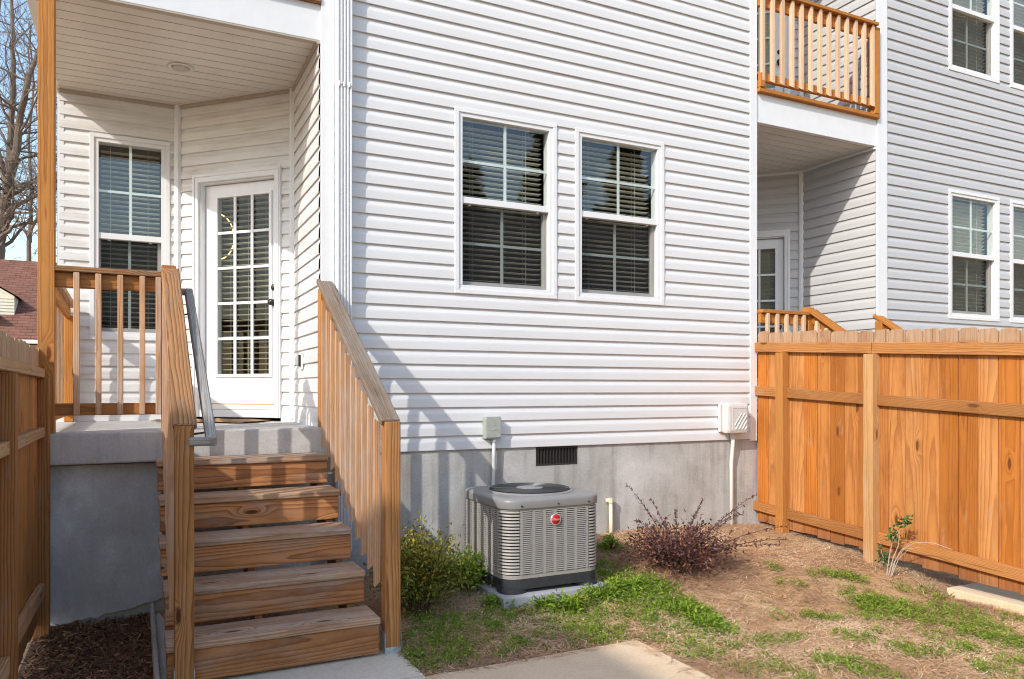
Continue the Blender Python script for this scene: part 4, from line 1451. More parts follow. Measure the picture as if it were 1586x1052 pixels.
    mb = MB(); mb.lathe((cx, cy, zl + 0.010), [(0.100, 0.0), (0.098, 0.010), (0.07, 0.014), (0.01, 0.015)], 32); mb.obj("hub_cap", AC_HUB, ac, smooth=True)
    for x in (AX0 + 0.12, (AX0 + AX1) / 2 + 0.02, AX1 - 0.12):
        mb = MB(); mb.lathe((x, AY0 - e - 0.004, z1 + 0.022), [(0.006, -0.002), (0.006, 0.003), (0.003, 0.004)], 10, Vector((0, -1, 0))); mb.obj("screw", AC_DARK, lid)
    # badge
    bx, bz = 2.600, 0.606
    by = AY0 - 0.002
    mb = MB(); mb.lathe((bx, by, bz), [(0.041, 0.0), (0.041, 0.008), (0.037, 0.011), (0.034, 0.009)], 28, Vector((0, -1, 0))); bd = mb.obj("badge", CHROME, ac, smooth=True)
    mb = MB(); mb.lathe((bx, by - 0.006, bz), [(0.035, 0.0), (0.035, 0.004), (0.01, 0.0052)], 28, Vector((0, -1, 0))); mb.obj("badge_face", RED, bd, smooth=True)
    fc = bpy.data.curves.new("badge_lettering", 'FONT')
    fc.body = "Rheem"; fc.size = 0.024; fc.align_x = 'CENTER'; fc.align_y = 'CENTER'; fc.extrude = 0.0006; fc.shear = 0.25; fc.space_character = 0.95
    tmp = bpy.data.objects.new("badge_lettering_curve", fc)
    COL.objects.link(tmp)
    me = bpy.data.meshes.new_from_object(tmp.evaluated_get(bpy.context.evaluated_depsgraph_get()))
    bpy.data.objects.remove(tmp)
    me.materials.clear(); me.materials.append(CHROME)
    fo = bpy.data.objects.new("lettering", me)
    link(fo, bd, (bx, by - 0.0122, bz))
    fo.rotation_euler = (math.radians(90), 0, 0)
build_ac()

# ------------------------------------------------------------------ fittings on the wall
eb = thing("electrical_box", "small grey-green electrical disconnect box on siding above the air conditioner", "electrical box", (2.605, 0.0, 1.19))
mb = MB(); mb.box((2.533, -0.078, 1.103), (2.672, -0.012, 1.280)); mb.obj("body", BOXGREY, eb, bevel=0.004)
mb = MB(); mb.box((2.538, -0.084, 1.112), (2.667, -0.0785, 1.283)); cv = mb.obj("cover", BOXGREY, eb, bevel=0.002)
mb = MB()
for i, (u, v_) in enumerate(((0.03, 0.14), (0.05, 0.10), (0.062, 0.07), (0.04, 0.06))):
    mb.box((2.55 + u, -0.0862, 1.11 + v_), (2.556 + u + 0.02, -0.0843, 1.116 + v_))
mb.obj("cover_embossing", BOXGREY, cv)
mb = MB(); mb.lathe((2.622, -0.045, 1.07), [(0.018, 0.0), (0.022, 0.012), (0.022, 0.035)], 12); mb.obj("fitting", CONDG, eb)
mb = MB(); mb.tube([(2.622, -0.045, 1.08), (2.622, -0.042, 0.95), (2.620, -0.03, 0.60), (2.62, -0.03, 0.32), (2.62, -0.10, 0.28), (2.62, -0.36, 0.27)], 0.015, 10); mb.obj("conduit", CONDG, eb, smooth=True)

ub = thing("utility_box", "rounded beige service box with diagonal ribs on siding beside the fence", "utility box", (5.15, 0.0, 1.22))
mb = MB(); mb.box((5.000, -0.045, 1.095), (5.290, -0.012, 1.365)); mb.obj("back_plate", BOXBEIGE, ub, bevel=0.012)
mb = MB(); mb.box((5.012, -0.135, 1.085), (5.282, -0.046, 1.372)); cov = mb.obj("cover", BOXBEIGE, ub, bevel=0.03, smooth=False)
mb = MB(); mb.box((5.075, -0.1375, 1.325), (5.255, -0.1352, 1.333)); mb.box((5.075, -0.1375, 1.115), (5.082, -0.1352, 1.325)); mb.obj("cover_moulding", BOXBEIGE, cov)
mb = MB()
for i in range(6):
    o0 = i * 0.040 - 0.10
    pts = []
    for s in (0.0, 1.0):
        x = 5.175 + o0 + s * 0.11; z = 1.125 + s * 0.15
        pts.append((x, z))
    def clipx(p, q):
        out = []
        for t_ in (0, 1):
            pp_ = p if t_ == 0 else q
            out.append(pp_)
        # clamp x to the panel
        (xa, za), (xb_, zb2) = p, q
        if xa < 5.10: za += (5.10 - xa) / (xb_ - xa) * (zb2 - za); xa = 5.10
        if xb_ > 5.25: zb2 = za + (5.25 - xa) / (xb_ - xa) * (zb2 - za); xb_ = 5.25
        return (xa, za), (xb_, zb2)
    (xa, za), (xb_, zb2) = clipx(*pts)
    if xb_ - xa > 0.015: mb.tube([(xa, -0.137, za), (xb_, -0.137, zb2)], 0.0055, 6)
mb.obj("cover_rib", BOXBEIGE, cov)
mb = MB(); mb.box((5.283, -0.10, 1.205), (5.298, -0.07, 1.235)); mb.obj("latch", DARKMET, ub)
mb = MB(); mb.lathe((5.145, -0.06, 1.030), [(0.018, 0.0), (0.026, 0.02), (0.026, 0.055)], 12); mb.obj("fitting", CONDG, ub)
mb = MB(); mb.tube([(5.145, -0.06, 1.045), (5.150, -0.055, 0.98), (5.155, -0.03, 0.80), (5.160, -0.03, 0.12)], 0.019, 10); mb.obj("conduit", PVC, ub, smooth=True)

dp = thing("drain_pipe", "short cream plastic drain stub standing by the foundation behind the purple shrub", "pipe", (3.755, -0.04, 0.25))
mb = MB(); mb.tube([(3.762, -0.05, 0.15), (3.755, -0.05, 0.50)], 0.017, 10); mb.obj("pipe", PVCY, dp, smooth=True)
mb = MB(); mb.tube([(3.755, -0.05, 0.50), (3.755, -0.05, 0.545)], 0.023, 10); mb.tube([(3.755, -0.05, 0.522), (3.715, -0.03, 0.522)], 0.020, 8); mb.obj("elbow", PVCY, dp)

oc_ = thing("outlet_cover", "white weatherproof outlet cover on the porch side wall above the deck", "outlet", (1.21, 0.62, 1.75))
mb = MB(); mb.box((1.195, 0.58, 1.665), (1.211, 0.665, 1.80)); mb.obj("plate", WHITE, oc_, bevel=0.004)
mb = MB(); mb.box((1.18, 0.60, 1.69), (1.1945, 0.645, 1.785)); mb.obj("flap", DARKMET, oc_, bevel=0.003)

dm = MB()
O_, ud_, nd_ = frame_of((BX, YB), (AX, AYY))[0]
n = 14
vs = []
for i in range(n + 1):
    u = 0.12 + 0.95 * i / n
    lift = 0.012 + 0.018 * math.exp(-((i - 9) / 3.0) ** 2) + 0.006 * math.sin(i * 1.3)
    for nn, dz in ((0.10, 0.0), (0.30, -0.004), (0.46, lift - 0.012)):
        q = O_ + ud_ * u + nd_ * nn
        vs.append((q.x, q.y, 1.2262 + 0.012 + dz + lift * 0.3))
    for nn in (0.46, 0.10):
        q = O_ + ud_ * u + nd_ * nn
        vs.append((q.x, q.y, 1.2262 + (lift * 0.3)))
fs = []
for i in range(n):
    a = 5 * i
    fs += [(a, a + 1, a + 6, a + 5), (a + 1, a + 2, a + 7, a + 6), (a + 2, a + 3, a + 8, a + 7), (a + 3, a + 4, a + 9, a + 8), (a + 4, a, a + 5, a + 9)]
dm.add(vs, fs)
tag(dm.obj("doormat", MAT_MAT), "worn brown fibre doormat lying in front of the glazed door", "doormat")

gx, gy, gzz = ground_at(140, 1032)
dc = MB(); dc.lathe((gx, gy, gzz + 0.004), [(0.075, 0.0), (0.075, 0.016), (0.06, 0.020), (0.055, 0.012), (0.01, 0.012)], 24)
tag(dc.obj("ground_drain", BLACKP), "round black drain cap half buried in dark mulch beside the left fence", "drain")

# ------------------------------------------------------------------ planting
def multi(parts):
    V, F, T = [], [], []
    b0 = 0
    for v_, f_, t_ in parts:
        V.append(v_); F.append(f_ + b0); T.append(t_); b0 += len(v_)
    return np.concatenate(V), np.concatenate(F), np.concatenate(T)


def blocked(x, y):
    """concrete or the unit stands here"""
    a = (x > AX0 - 0.05) & (x < AX1 + 0.05) & (y > AY0 - 0.06) & (y < AY1 + 0.05)
    c = (x < 2.73) & (y < -1.88)
    d = (x > 5.46) & (y < -2.0)
    e = (x < 1.35) & (y < 0)
    return a | c | d | e | (y > -0.01)

# pine straw
def straw():
    n = 170000
    x = RNG.uniform(1.35, 5.9, n); y = RNG.uniform(-4.3, 0.0, n)
    dens = 0.55 + 0.45 * np.sin(2.3 * x + 1.7 * y) * np.cos(3.1 * y - 0.8 * x + 0.5)
    clay = 0.85 * np.exp(-(((x - 3.9) / 0.35) ** 2 + ((y + 1.75) / 0.22) ** 2)) + np.exp(-(((x - 5.0) / 0.45) ** 2 + ((y + 1.75) / 0.35) ** 2)) + 0.8 * np.exp(-(((x - 4.4) / 0.4) ** 2 + ((y + 1.35) / 0.22) ** 2)) + 0.7 * np.exp(-(((x - 5.0) / 0.5) ** 2 + ((y + 0.55) / 0.2) ** 2))
    spill = (((x > 1.36) & (x < 2.76) & (y < -1.85) & (y > -1.95)) | ((x > 2.64) & (x < 2.76) & (y < -1.85))) & (RNG.uniform(size=n) < 0.22)
    keep = (RNG.uniform(size=n) < np.clip(0.35 + 0.65 * dens - 0.75 * clay, 0.08, 1)) & (~blocked(x, y) | spill)
    x, y = x[keep], y[keep]; n = len(x)
    L = RNG.uniform(0.025, 0.10, n); w = RNG.uniform(0.0008, 0.0020, n) * (1 + 0.7 * (RNG.uniform(size=n) < 0.08))
    a = RNG.uniform(0, 2 * np.pi, n)
    d = np.stack([np.cos(a), np.sin(a), RNG.normal(0.0, 0.13, n)], 1)
    s = np.stack([-np.sin(a), np.cos(a), np.zeros(n)], 1)
    zz0 = np.where(blocked(x, y), -0.0135, gz(x, y) + RNG.uniform(0.003, 0.022, n))
    P = np.stack([x, y, zz0], 1)
    d[:, 2] = np.where(blocked(x, y), 0.0, d[:, 2])
    bend = RNG.normal(0, 0.15, n)[:, None] * s * L[:, None]
    A = P - d * L[:, None] / 2; B = P + d * L[:, None] / 2; M = P + bend + np.array([0, 0, 0.004])
    W = s * w[:, None]
    V = np.stack([A - W, A + W, M + W, M - W, B + W * 0.6, B - W * 0.6], 1).reshape(-1, 3)
    base = np.arange(n)[:, None] * 6
    F = np.concatenate([base + np.array([[0, 1, 2, 3]]), base + np.array([[3, 2, 4, 5]])], 0)
    zone = 0.20 * np.sin(1.9 * x + 2.4 * y) + 0.16 * np.sin(5.3 * x - 3.1 * y + 1.0) * np.cos(4.4 * y + 1.7 * x) + 0.10 * np.sin(11 * x + 4 * y) * np.cos(9 * y - 5 * x)
    T = np.repeat(np.clip(RNG.beta(1.7, 1.7, n) + zone, 0, 1), 6)
    stuff(cloud_mesh("pine_straw", STRAW, V, F, T))
straw()


def mulch():
    n = 14000
    x = RNG.uniform(-0.55, 0.08, n); y = RNG.uniform(-1.87, 0.0, n)
    L = RNG.uniform(0.015, 0.085, n); w = RNG.uniform(0.0012, 0.005, n)
    a = RNG.uniform(0, 2 * np.pi, n)
    d = np.stack([np.cos(a), np.sin(a), RNG.normal(0.0, 0.3, n)], 1)
    s = np.stack([-np.sin(a), np.cos(a), RNG.normal(0, 0.3, n)], 1)
    P = np.stack([x, y, gz(x, y) + RNG.uniform(0.003, 0.03, n)], 1)
    A = P - d * L[:, None] / 2; B = P + d * L[:, None] / 2
    W = s * w[:, None]
    V = np.stack([A - W, A + W, B + W, B - W], 1).reshape(-1, 3)
    F = np.arange(n)[:, None] * 4 + np.array([[0, 1, 2, 3]])
    T = np.repeat(np.clip(RNG.beta(1.3, 2.0, n), 0, 1), 4)
    stuff(cloud_mesh("bark_mulch", MULCH, V, F, T))
    t = NT("mulch_bed_soil")
    p = t.pos()
    c = t.ramp(t.noise(p, 40, 5, 0.7), [(0.3, (0.05, 0.026, 0.016)), (0.55, (0.16, 0.085, 0.048)), (0.8, (0.38, 0.22, 0.125))])
    t.bsdf(c, 0.95, 0.1, 0, t.bump(t.noise(p, 60, 4), 1.0, 0.02))
    n1, n2 = 12, 30
    X, Y = np.meshgrid(np.linspace(-0.58, 0.077, n1), np.linspace(-1.87, 0.02, n2), indexing='ij')
    V = np.stack([X, Y, gz(X, Y) + 0.005], -1).reshape(-1, 3)
    i, j = np.meshgrid(np.arange(n1 - 1), np.arange(n2 - 1), indexing='ij')
    a_ = (i * n2 + j).ravel()
    struct(cloud_mesh("mulch_bed", t.m, V, np.stack([a_, a_ + n2, a_ + n2 + 1, a_ + 1], 1), np.zeros(len(V))))
mulch()


def clump(x, y, z, r, h, n, lf=(0.022, 0.042), lw=(0.008, 0.014), bright=0.5):
    """soft leafy weed: leaves on short stems, dense in the middle"""
    rr = np.minimum(r * 1.6, np.abs(r * RNG.normal(0, 0.62, n))) if r > 0.06 else r * np.sqrt(RNG.uniform(0, 1, n)); a = RNG.uniform(0, 2 * np.pi, n)
    lump = 0.55 + 0.45 * np.sin(9 * (x + rr * np.cos(a)) * 3 + 2) * np.sin(8 * (y + rr * np.sin(a)) * 3)
    hh = h * np.clip(1 - (rr / (r * 1.35 + 1e-6)) ** 2 * 0.85, 0.06, 1) * (lump if r > 0.06 else 1.0) * RNG.uniform(0.08, 1.0, n)
    px = x + rr * np.cos(a); py = y + rr * np.sin(a)
    ok = ~blocked(px, py) & (py < -0.02)
    px, py, hh, a, rr = px[ok], py[ok], hh[ok], a[ok], rr[ok]
    n = len(px)
    P = np.stack([px, py, gz(px, py) + 0.004 + hh], 1)
    D = np.stack([np.cos(a), np.sin(a), np.full(n, 0.35)], 1) + RNG.normal(0, 0.6, (n, 3))
    N = np.array([0, 0, 1.0]) + RNG.normal(0, 0.4, (n, 3))
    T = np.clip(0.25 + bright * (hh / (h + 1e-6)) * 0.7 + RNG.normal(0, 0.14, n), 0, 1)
    return leaves(P, D, N, RNG.uniform(*lf, n), RNG.uniform(*lw, n), T)


WEEDS = [(1000, 935, 30, .8), (955, 915, 26, .8), (905, 985, 22, .7), (870, 972, 18, .6), (820, 1000, 20, .6), (760, 965, 24, .7), (700, 1015, 24, .8), (660, 1035, 16, .8), (675, 970, 22, .7), (775, 1012, 18, .5), (950, 960, 24, .6), (1050, 985, 20, .6), (1075, 950, 22, .7), (1120, 1000, 16, .6), (1060, 1020, 14, .5), (1170, 1000, 12, .4), (1210, 960, 10, .4), (1350, 960, 20, .6), (1440, 985, 16, .5), (1500, 985, 16, .5), (975, 905, 38, .9), (1010, 912, 30, .7), (945, 885, 22, .6), (1060, 945, 28, .9), (1092, 965, 30, .9), (1035, 935, 18, .5), (960, 990, 22, .6), (930, 985, 18, .5), (850, 985, 16, .4),
         (790, 948, 22, .7), (725, 962, 24, .5), (700, 985, 26, .5), (650, 990, 26, .7), (640, 1022, 20, .8), (690, 1012, 26, .6), (740, 1000, 22, .4), (652, 962, 20, .5), (800, 985, 14, .3),
         (1010, 962, 22, .5), (1020, 992, 18, .4), (985, 940, 26, .6), (770, 985, 20, .35), (830, 960, 18, .4), (900, 968, 20, .5), (720, 1030, 14, .4), (880, 1000, 12, .3),
         (1262, 893, 7, .5), (1285, 892, 10, .8), (1320, 897, 13, .9), (1197, 881, 8, .7), (1215, 905, 7, .3), (1345, 935, 26, .6), (1380, 945, 32, .8), (1420, 952, 32, .7), (1470, 945, 18, .5), (1500, 957, 22, .6),
         (1450, 925, 12, .5), (1400, 914, 10, .5), (1268, 960, 14, .8), (1284, 962, 10, .8), (1322, 990, 16, .8), (1238, 993, 12, .6), (1200, 995, 18, .5), (1290, 1030, 26, .7), (1332, 1036, 22, .7),
         (1400, 1012, 18, .5), (1432, 1010, 18, .5), (1478, 1004, 18, .6), (1540, 985, 26, .8), (1560, 1000, 22, .7), (1522, 972, 18, .7), (1572, 962, 14, .6), (1190, 1030, 14, .5), (1105, 1020, 16, .4),
         (1230, 1048, 18, .6), (1540, 1040, 18, .6), (1085, 1008, 16, .5), (1150, 1042, 16, .4), (1240, 910, 6, .4), (1370, 985, 12, .4), (1460, 970, 14, .4), (1580, 1030, 18, .5), (1360, 1050, 18, .5), (1130, 985, 12, .4)]


def weeds():
    parts = []; dull = []
    for px, py, rp, den in WEEDS:
        x, y, z = ground_at(px, py)
        dist = math.hypot(x, y + 5.725)
        r = rp * dist / 1184.0 * 1.15
        # a patch is many little rosettes
        k = max(5, int(60 * den * (r / 0.12) ** 1.5))
        for _ in range(k):
            a = random.uniform(0, 6.28); q = r * math.sqrt(random.random()) * 1.15
            cx, cy = x + q * math.cos(a), y + q * math.sin(a) * 1.3
            rr = random.uniform(0.02, 0.05)
            parts.append(clump(cx, cy, z, rr, rr * random.uniform(0.7, 1.4), random.randint(10, 22), (0.016, 0.034), (0.005, 0.010), random.uniform(0.25, 0.9)))
    V, F, T = multi([p for p in parts if len(p[0])])
    stuff(cloud_mesh("ground_weeds", GRASSY, V, F, T))
    # thin dry grass between
    n = 15000
    x = RNG.uniform(1.4, 5.4, n); y = RNG.uniform(-4.2, -0.9, n)
    f = 0.5 + 0.5 * np.sin(4.1 * x + 1.0) * np.cos(3.7 * y + 0.6 * x)
    keep = (RNG.uniform(size=n) < f * np.clip((-(y) - 0.9) / 1.3, 0.03, 1) * 0.7) & ~blocked(x, y)
    x, y = x[keep], y[keep]; n = len(x)
    P = np.stack([x, y, gz(x, y)], 1)
    D = np.stack([RNG.normal(0, 0.7, n), RNG.normal(0, 0.7, n), RNG.uniform(0.3, 1.1, n)], 1)
    Vg, Fg, Tg = leaves(P, D, rdirs(n), RNG.uniform(0.02, 0.06, n), RNG.uniform(0.002, 0.0045, n), RNG.uniform(0, 1, n))
    stuff(cloud_mesh("sparse_grass", DULLGR, Vg, Fg, Tg))
    # fallen leaves
    n = 260
    x = RNG.uniform(1.4, 5.4, n); y = RNG.uniform(-3.6, -0.1, n)
    ok = ~blocked(x, y); x, y = x[ok], y[ok]; n = len(x)
    P = np.stack([x, y, gz(x, y) + 0.012], 1)
    D = RNG.normal(0, 1, (n, 3)) * np.array([1, 1, 0.25])
    Vl, Fl, Tl = leaves(P, D, np.array([0, 0, 1.0]) + RNG.normal(0, 0.3, (n, 3)), RNG.uniform(0.02, 0.05, n), RNG.uniform(0.012, 0.026, n), RNG.uniform(0, 1, n))
    stuff(cloud_mesh("fallen_leaves", DEADLF, Vl, Fl, Tl))
weeds()


def bright_weed(px, py, rp, hp, n, label):
    x, y, z = ground_at(px, py)
    dist = math.hypot(x, y + 5.725) / 1184.0
    o = thing("leafy_weed", label, "weed", (x, y, z), "bright green leafy weeds round the air conditioner")
    r, h = rp * dist * 1.1, hp * dist * 0.8
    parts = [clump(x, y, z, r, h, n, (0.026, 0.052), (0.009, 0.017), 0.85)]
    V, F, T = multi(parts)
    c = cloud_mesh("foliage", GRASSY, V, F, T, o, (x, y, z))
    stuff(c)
    mb = MB()
    for i in range(16):
        a = random.uniform(0, 6.28); q = r * random.uniform(0.2, 0.8)
        mb.tube([(x + q * 0.2 * math.cos(a), y + q * 0.2 * math.sin(a), z - 0.01), (x + q * math.cos(a), y + q * math.sin(a), z + h * random.uniform(0.3, 0.7))], [0.003, 0.0015], 4)
    mb.obj("stem", HOLLY, o)


bright_weed(886, 948, 34, 46, 900, "bright green leafy weed in front of the black air conditioner base")
bright_weed(934, 925, 40, 40, 900, "bright green weed patch at the right front foot of the air conditioner")
bright_weed(842, 942, 26, 30, 420, "low green weed sprawling over the pad edge at the front of the air conditioner")
bright_weed(985, 915, 36, 30, 620, "spreading green weed between the air conditioner and the purple shrub")
bright_weed(1062, 950, 28, 26, 420, "green weed tuft on the straw just in front of the purple shrub")
bright_weed(1095, 972, 30, 24, 420, "green weed tuft furthest from the house beyond the patio corner")
bright_weed(943, 852, 20, 36, 420, "small green weed between the air conditioner and the cream drain stub")
bright_weed(772, 940, 24, 34, 420, "low green weed between the mottled shrub and the front corner of the air conditioner")


def bush(name, label, cat, px, py, rx, h, n, mat, lf, lw, stems, tb, spread=1.0, tintfn=None, ry=None, seed=1):
    rng = np.random.default_rng(seed)
    x, y, z = ground_at(px, py)
    o = thing(name, label, cat, (x, y, z))
    ry = ry or rx
    mb = MB()
    tips = []
    rnd = random.Random(seed)
    for i in range(stems):
        a = rnd.uniform(0, 6.28); q = rnd.uniform(0.25, 1.0)
        ex, ey, ez = x + rx * q * math.cos(a), y + ry * q * math.sin(a), z + h * rnd.uniform(0.5, 1.0) * (1 - 0.45 * q * q)
        ey = min(ey, -0.03)
        p0 = (x + 0.05 * math.cos(a), y + 0.05 * math.sin(a), z - 0.02)
        m1 = (x + (ex - x) * 0.35, y + (ey - y) * 0.35, z + (ez - z) * 0.55)
        mb.tube([p0, m1, (ex, ey, ez)], [0.006, 0.0035, 0.0015], 5)
        tips.append((m1, (ex, ey, ez)))
    mb.obj("stem", STEMB, o)
    tips = np.array(tips)
    k = rng.integers(0, len(tips), n)
    t = rng.uniform(0.0, 1.05, n)[:, None]
    P = tips[k, 0] * (1 - t) + tips[k, 1] * t + rng.normal(0, 0.035 * spread, (n, 3))
    P[:, 1] = np.minimum(P[:, 1], -0.02)
    P[:, 2] = np.maximum(P[:, 2], gz(P[:, 0], P[:, 1]) + 0.005)
    D = (tips[k, 1] - tips[k, 0]); D /= np.linalg.norm(D, axis=1, keepdims=True)
    D = D * 0.7 + rng.normal(0, 0.6, (n, 3))
    N = np.array([0, 0, 1.0]) + rng.normal(0, 0.5, (n, 3))
    T = tintfn(P, (x, y, z), rng) if tintfn else rng.uniform(0, 1, n)
    V, F, T2 = leaves(P, D, N, rng.uniform(*lf, n), rng.uniform(*lw, n), T)
    stuff(cloud_mesh("foliage", mat, V, F, T2, o, (x, y, z)))
    return o


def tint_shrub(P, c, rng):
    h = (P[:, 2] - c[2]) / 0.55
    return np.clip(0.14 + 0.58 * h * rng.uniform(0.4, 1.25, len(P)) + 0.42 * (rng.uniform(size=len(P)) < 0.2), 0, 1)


def tint_purple(P, c, rng):
    h = (P[:, 2] - c[2]) / 0.5
    return np.clip(rng.beta(1.6, 2.4, len(P)) + 0.35 * (rng.uniform(size=len(P)) < 0.18) * (h < 0.6), 0, 1)


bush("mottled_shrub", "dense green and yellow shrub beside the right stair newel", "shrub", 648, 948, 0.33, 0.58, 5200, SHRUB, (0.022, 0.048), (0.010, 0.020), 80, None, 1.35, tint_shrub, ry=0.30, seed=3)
def tint_weed(P, c, rng):
    return np.clip(0.35 + 0.5 * (P[:, 2] - c[2]) / 0.3 * rng.uniform(0.5, 1.2, len(P)) + rng.normal(0, 0.1, len(P)), 0, 1)


bush("leafy_weed", "fresh green bushy weed growing against the shaded left side of the air conditioner", "weed", 728, 915, 0.24, 0.32, 2000, GRASSY, (0.024, 0.050), (0.009, 0.018), 50, None, 1.1, tint_weed, ry=0.24, seed=12)
pb = bush("purple_shrub", "sparse dark purple shrub against the foundation left of the fence", "shrub", 1050, 885, 0.52, 0.40, 3500, PURPLE, (0.020, 0.044), (0.010, 0.021), 110, None, 1.3, tint_purple, ry=0.40, seed=5)


def long_twigs():
    x, y, z = ground_at(1050, 880)
    mb = MB(); parts = []
    for ex, ey, ez in ((3.84, -0.16, 0.68), (4.00, -0.30, 0.55), (5.22, -0.30, 0.52), (5.02, -0.35, 0.44), (4.62, -0.25, 0.50), (3.70, -0.50, 0.42), (5.15, -0.75, 0.30), (5.0, -0.9, 0.22), (3.72, -0.75, 0.30),
                       (4.15, -0.45, 0.47), (4.88, -0.50, 0.40), (3.92, -0.60, 0.40), (4.38, -0.5, 0.48), (4.72, -0.6, 0.42), (3.85, -0.95, 0.24), (4.75, -1.05, 0.22), (4.25, -1.1, 0.22)):
        p0 = np.array([x, y, z]); p2 = np.array([ex, ey, ez]); p1 = p0 * 0.5 + p2 * 0.5 + np.array([0, 0, 0.13])
        pts = [(1 - t) ** 2 * p0 + 2 * t * (1 - t) * p1 + t * t * p2 for t in np.linspace(0, 1, 8)]
        mb.tube(pts, list(np.linspace(0.005, 0.0012, 8)), 4)
        n = 60
        t = RNG.uniform(0.25, 1.0, n)[:, None]
        P = (1 - t) ** 2 * p0 + 2 * t * (1 - t) * p1 + t * t * p2
        d = (p2 - p0) / np.linalg.norm(p2 - p0)
        D = d * 0.8 + RNG.normal(0, 0.55, (n, 3))
        parts.append(leaves(P, D, np.array([0, 0, 1.0]) + RNG.normal(0, 0.5, (n, 3)), RNG.uniform(0.018, 0.036, n), RNG.uniform(0.009, 0.016, n), RNG.uniform(0, 0.6, n)))
    mb.obj("twig", STEMB, pb)
    V, F, T = multi(parts)
    stuff(cloud_mesh("twig_foliage", PURPLE, V, F, T, pb, (x, y, z)))
long_twigs()


def sapling():
    x, y, z = ground_at(1376, 892)
    o = thing("sapling", "scraggly holly sapling with pale bare stems in front of the fence", "sapling", (x, y, z))
    mb = MB(); lv = []
    # directions in a plane roughly facing the fence: along y (right in view is towards the viewer) and x
    def pt(du, dz, dd=0.0):
        # du: metres to the viewer's right, dz up, dd deeper
        return np.array([x - abs(du) * 0.10 + dd * 0.1, y - du * 1.12 + dd * 0.6, z + dz])
    stems = [([(0, 0), (0.03, 0.14), (0.075, 0.26), (0.10, 0.36)], 0.006, False), ([(0.02, 0), (0.06, 0.12), (0.12, 0.23), (0.22, 0.31), (0.36, 0.335), (0.50, 0.315)], 0.006, False),
             ([(-0.02, 0.0), (0.0, 0.16), (0.03, 0.30), (0.09, 0.40), (0.15, 0.47)], 0.005, True), ([(0.03, 0.0), (0.09, 0.15), (0.17, 0.25), (0.26, 0.28)], 0.004, False),
             ([(0.10, 0.2), (0.16, 0.29), (0.24, 0.33)], 0.003, False), ([(-0.01, 0.08), (-0.05, 0.16), (-0.06, 0.26)], 0.003, True), ([(-0.10, 0.0), (-0.11, 0.07)], 0.003, False)]
    for pts, r, leafy in stems:
        q = [pt(a, c, random.uniform(-0.02, 0.02)) for a, c in pts]
        mb.tube(q, list(np.linspace(r, r * 0.3, len(q))), 5)
        if leafy:
            q = np.array(q)
            for _ in range(26):
                i = random.randint(max(0, len(q) - 3), len(q) - 2); t = random.random()
                lv.append(q[i] * (1 - t) + q[i + 1] * t + RNG.normal(0, 0.018, 3))
    for c in ((0.15, 0.47), (0.11, 0.43), (0.02, 0.30), (0.04, 0.36), (-0.05, 0.12)):
        for _ in range(16): lv.append(pt(*c) + RNG.normal(0, 0.022, 3))
    mb.obj("stem", STEMG, o)
    P = np.array(lv); n = len(P)
    V, F, T = leaves(P, rdirs(n, 0.3), rdirs(n, 1.0), RNG.uniform(0.03, 0.05, n), RNG.uniform(0.016, 0.026, n), RNG.uniform(0, 1, n))
    stuff(cloud_mesh("foliage", HOLLY, V, F, T, o, (x, y, z)))
sapling()

# ------------------------------------------------------------------ far things: house and bare trees to the left, conifers behind the viewer
fh = thing("far_house", "brown roofed house with cream dormer far behind the left fence", "house", (-5.0, 26.0, 0.0))
def qd(mb, *p): mb.add(p, [tuple(range(len(p)))])
mb = MB(); mb.box((-16, 24.4, 0.0), (0.5, 33.0, 3.0)); mb.obj("wall", HSID, fh)
mb = MB()
y0, z0, y1, z1 = 23.8, 3.2, 30.0, 6.62
mb.add([(-16.5, y0, z0), (1.0, y0, z0), (1.0, y1, z1), (-16.5, y1, z1), (-16.5, 36.5, 3.2), (1.0, 36.5, 3.2), (-16.5, y0, z0 - 0.12), (1.0, y0, z0 - 0.12)], [(0, 1, 2, 3), (3, 2, 5, 4), (0, 1, 7, 6)])
mb.obj("roof", SHINGLE, fh)
mb = MB(); mb.box((-16.5, 23.66, 3.02), (1.0, 23.79, 3.14)); mb.obj("gutter", HWHITE, fh)
# dormer: front wall with gable, cheek, roof, window
dxl, dxr, dy = -6.45, -3.78, 25.4
zbase = 3.2 + (dy - 23.8) * (3.42 / 6.2) - 0.02
zwall, zpeak = 4.72, 5.32
xm = -4.75
mb = MB()
mb.add([(dxl, dy, zbase - 0.2), (dxr, dy, zbase - 0.2), (dxr, dy, zwall), (xm, dy, zpeak), (dxl, dy, zwall - 0.3),
        (dxl, 29.0, zbase - 0.2), (dxr, 29.0, zbase - 0.2), (dxr, 29.0, zwall), (xm, 29.0, zpeak), (dxl, 29.0, zwall - 0.3)],
       [(0, 1, 2, 3, 4), (1, 6, 7, 2), (0, 4, 9, 5)])
dwm = mb.obj("dormer", HSID, fh)
mb = MB()
for k in range(14):
    zz = zbase - 0.1 + k * 0.11
    if zz < zwall: mb.box((dxl, dy - 0.02, zz), (dxr, dy - 0.001, zz + 0.03))
mb.obj("dormer_cladding", HSID, dwm)
mb = MB()
mb.add([(xm, dy - 0.15, zpeak + 0.06), (dxr + 0.12, dy - 0.15, zwall - 0.02), (dxr + 0.12, 29.2, zwall - 0.02), (xm, 29.2, zpeak + 0.06), (dxl - 0.1, dy - 0.15, zwall - 0.32), (dxl - 0.1, 29.2, zwall - 0.32)],
       [(0, 1, 2, 3), (0, 3, 5, 4)])
mb.obj("dormer_roof", SHINGLE, dwm)
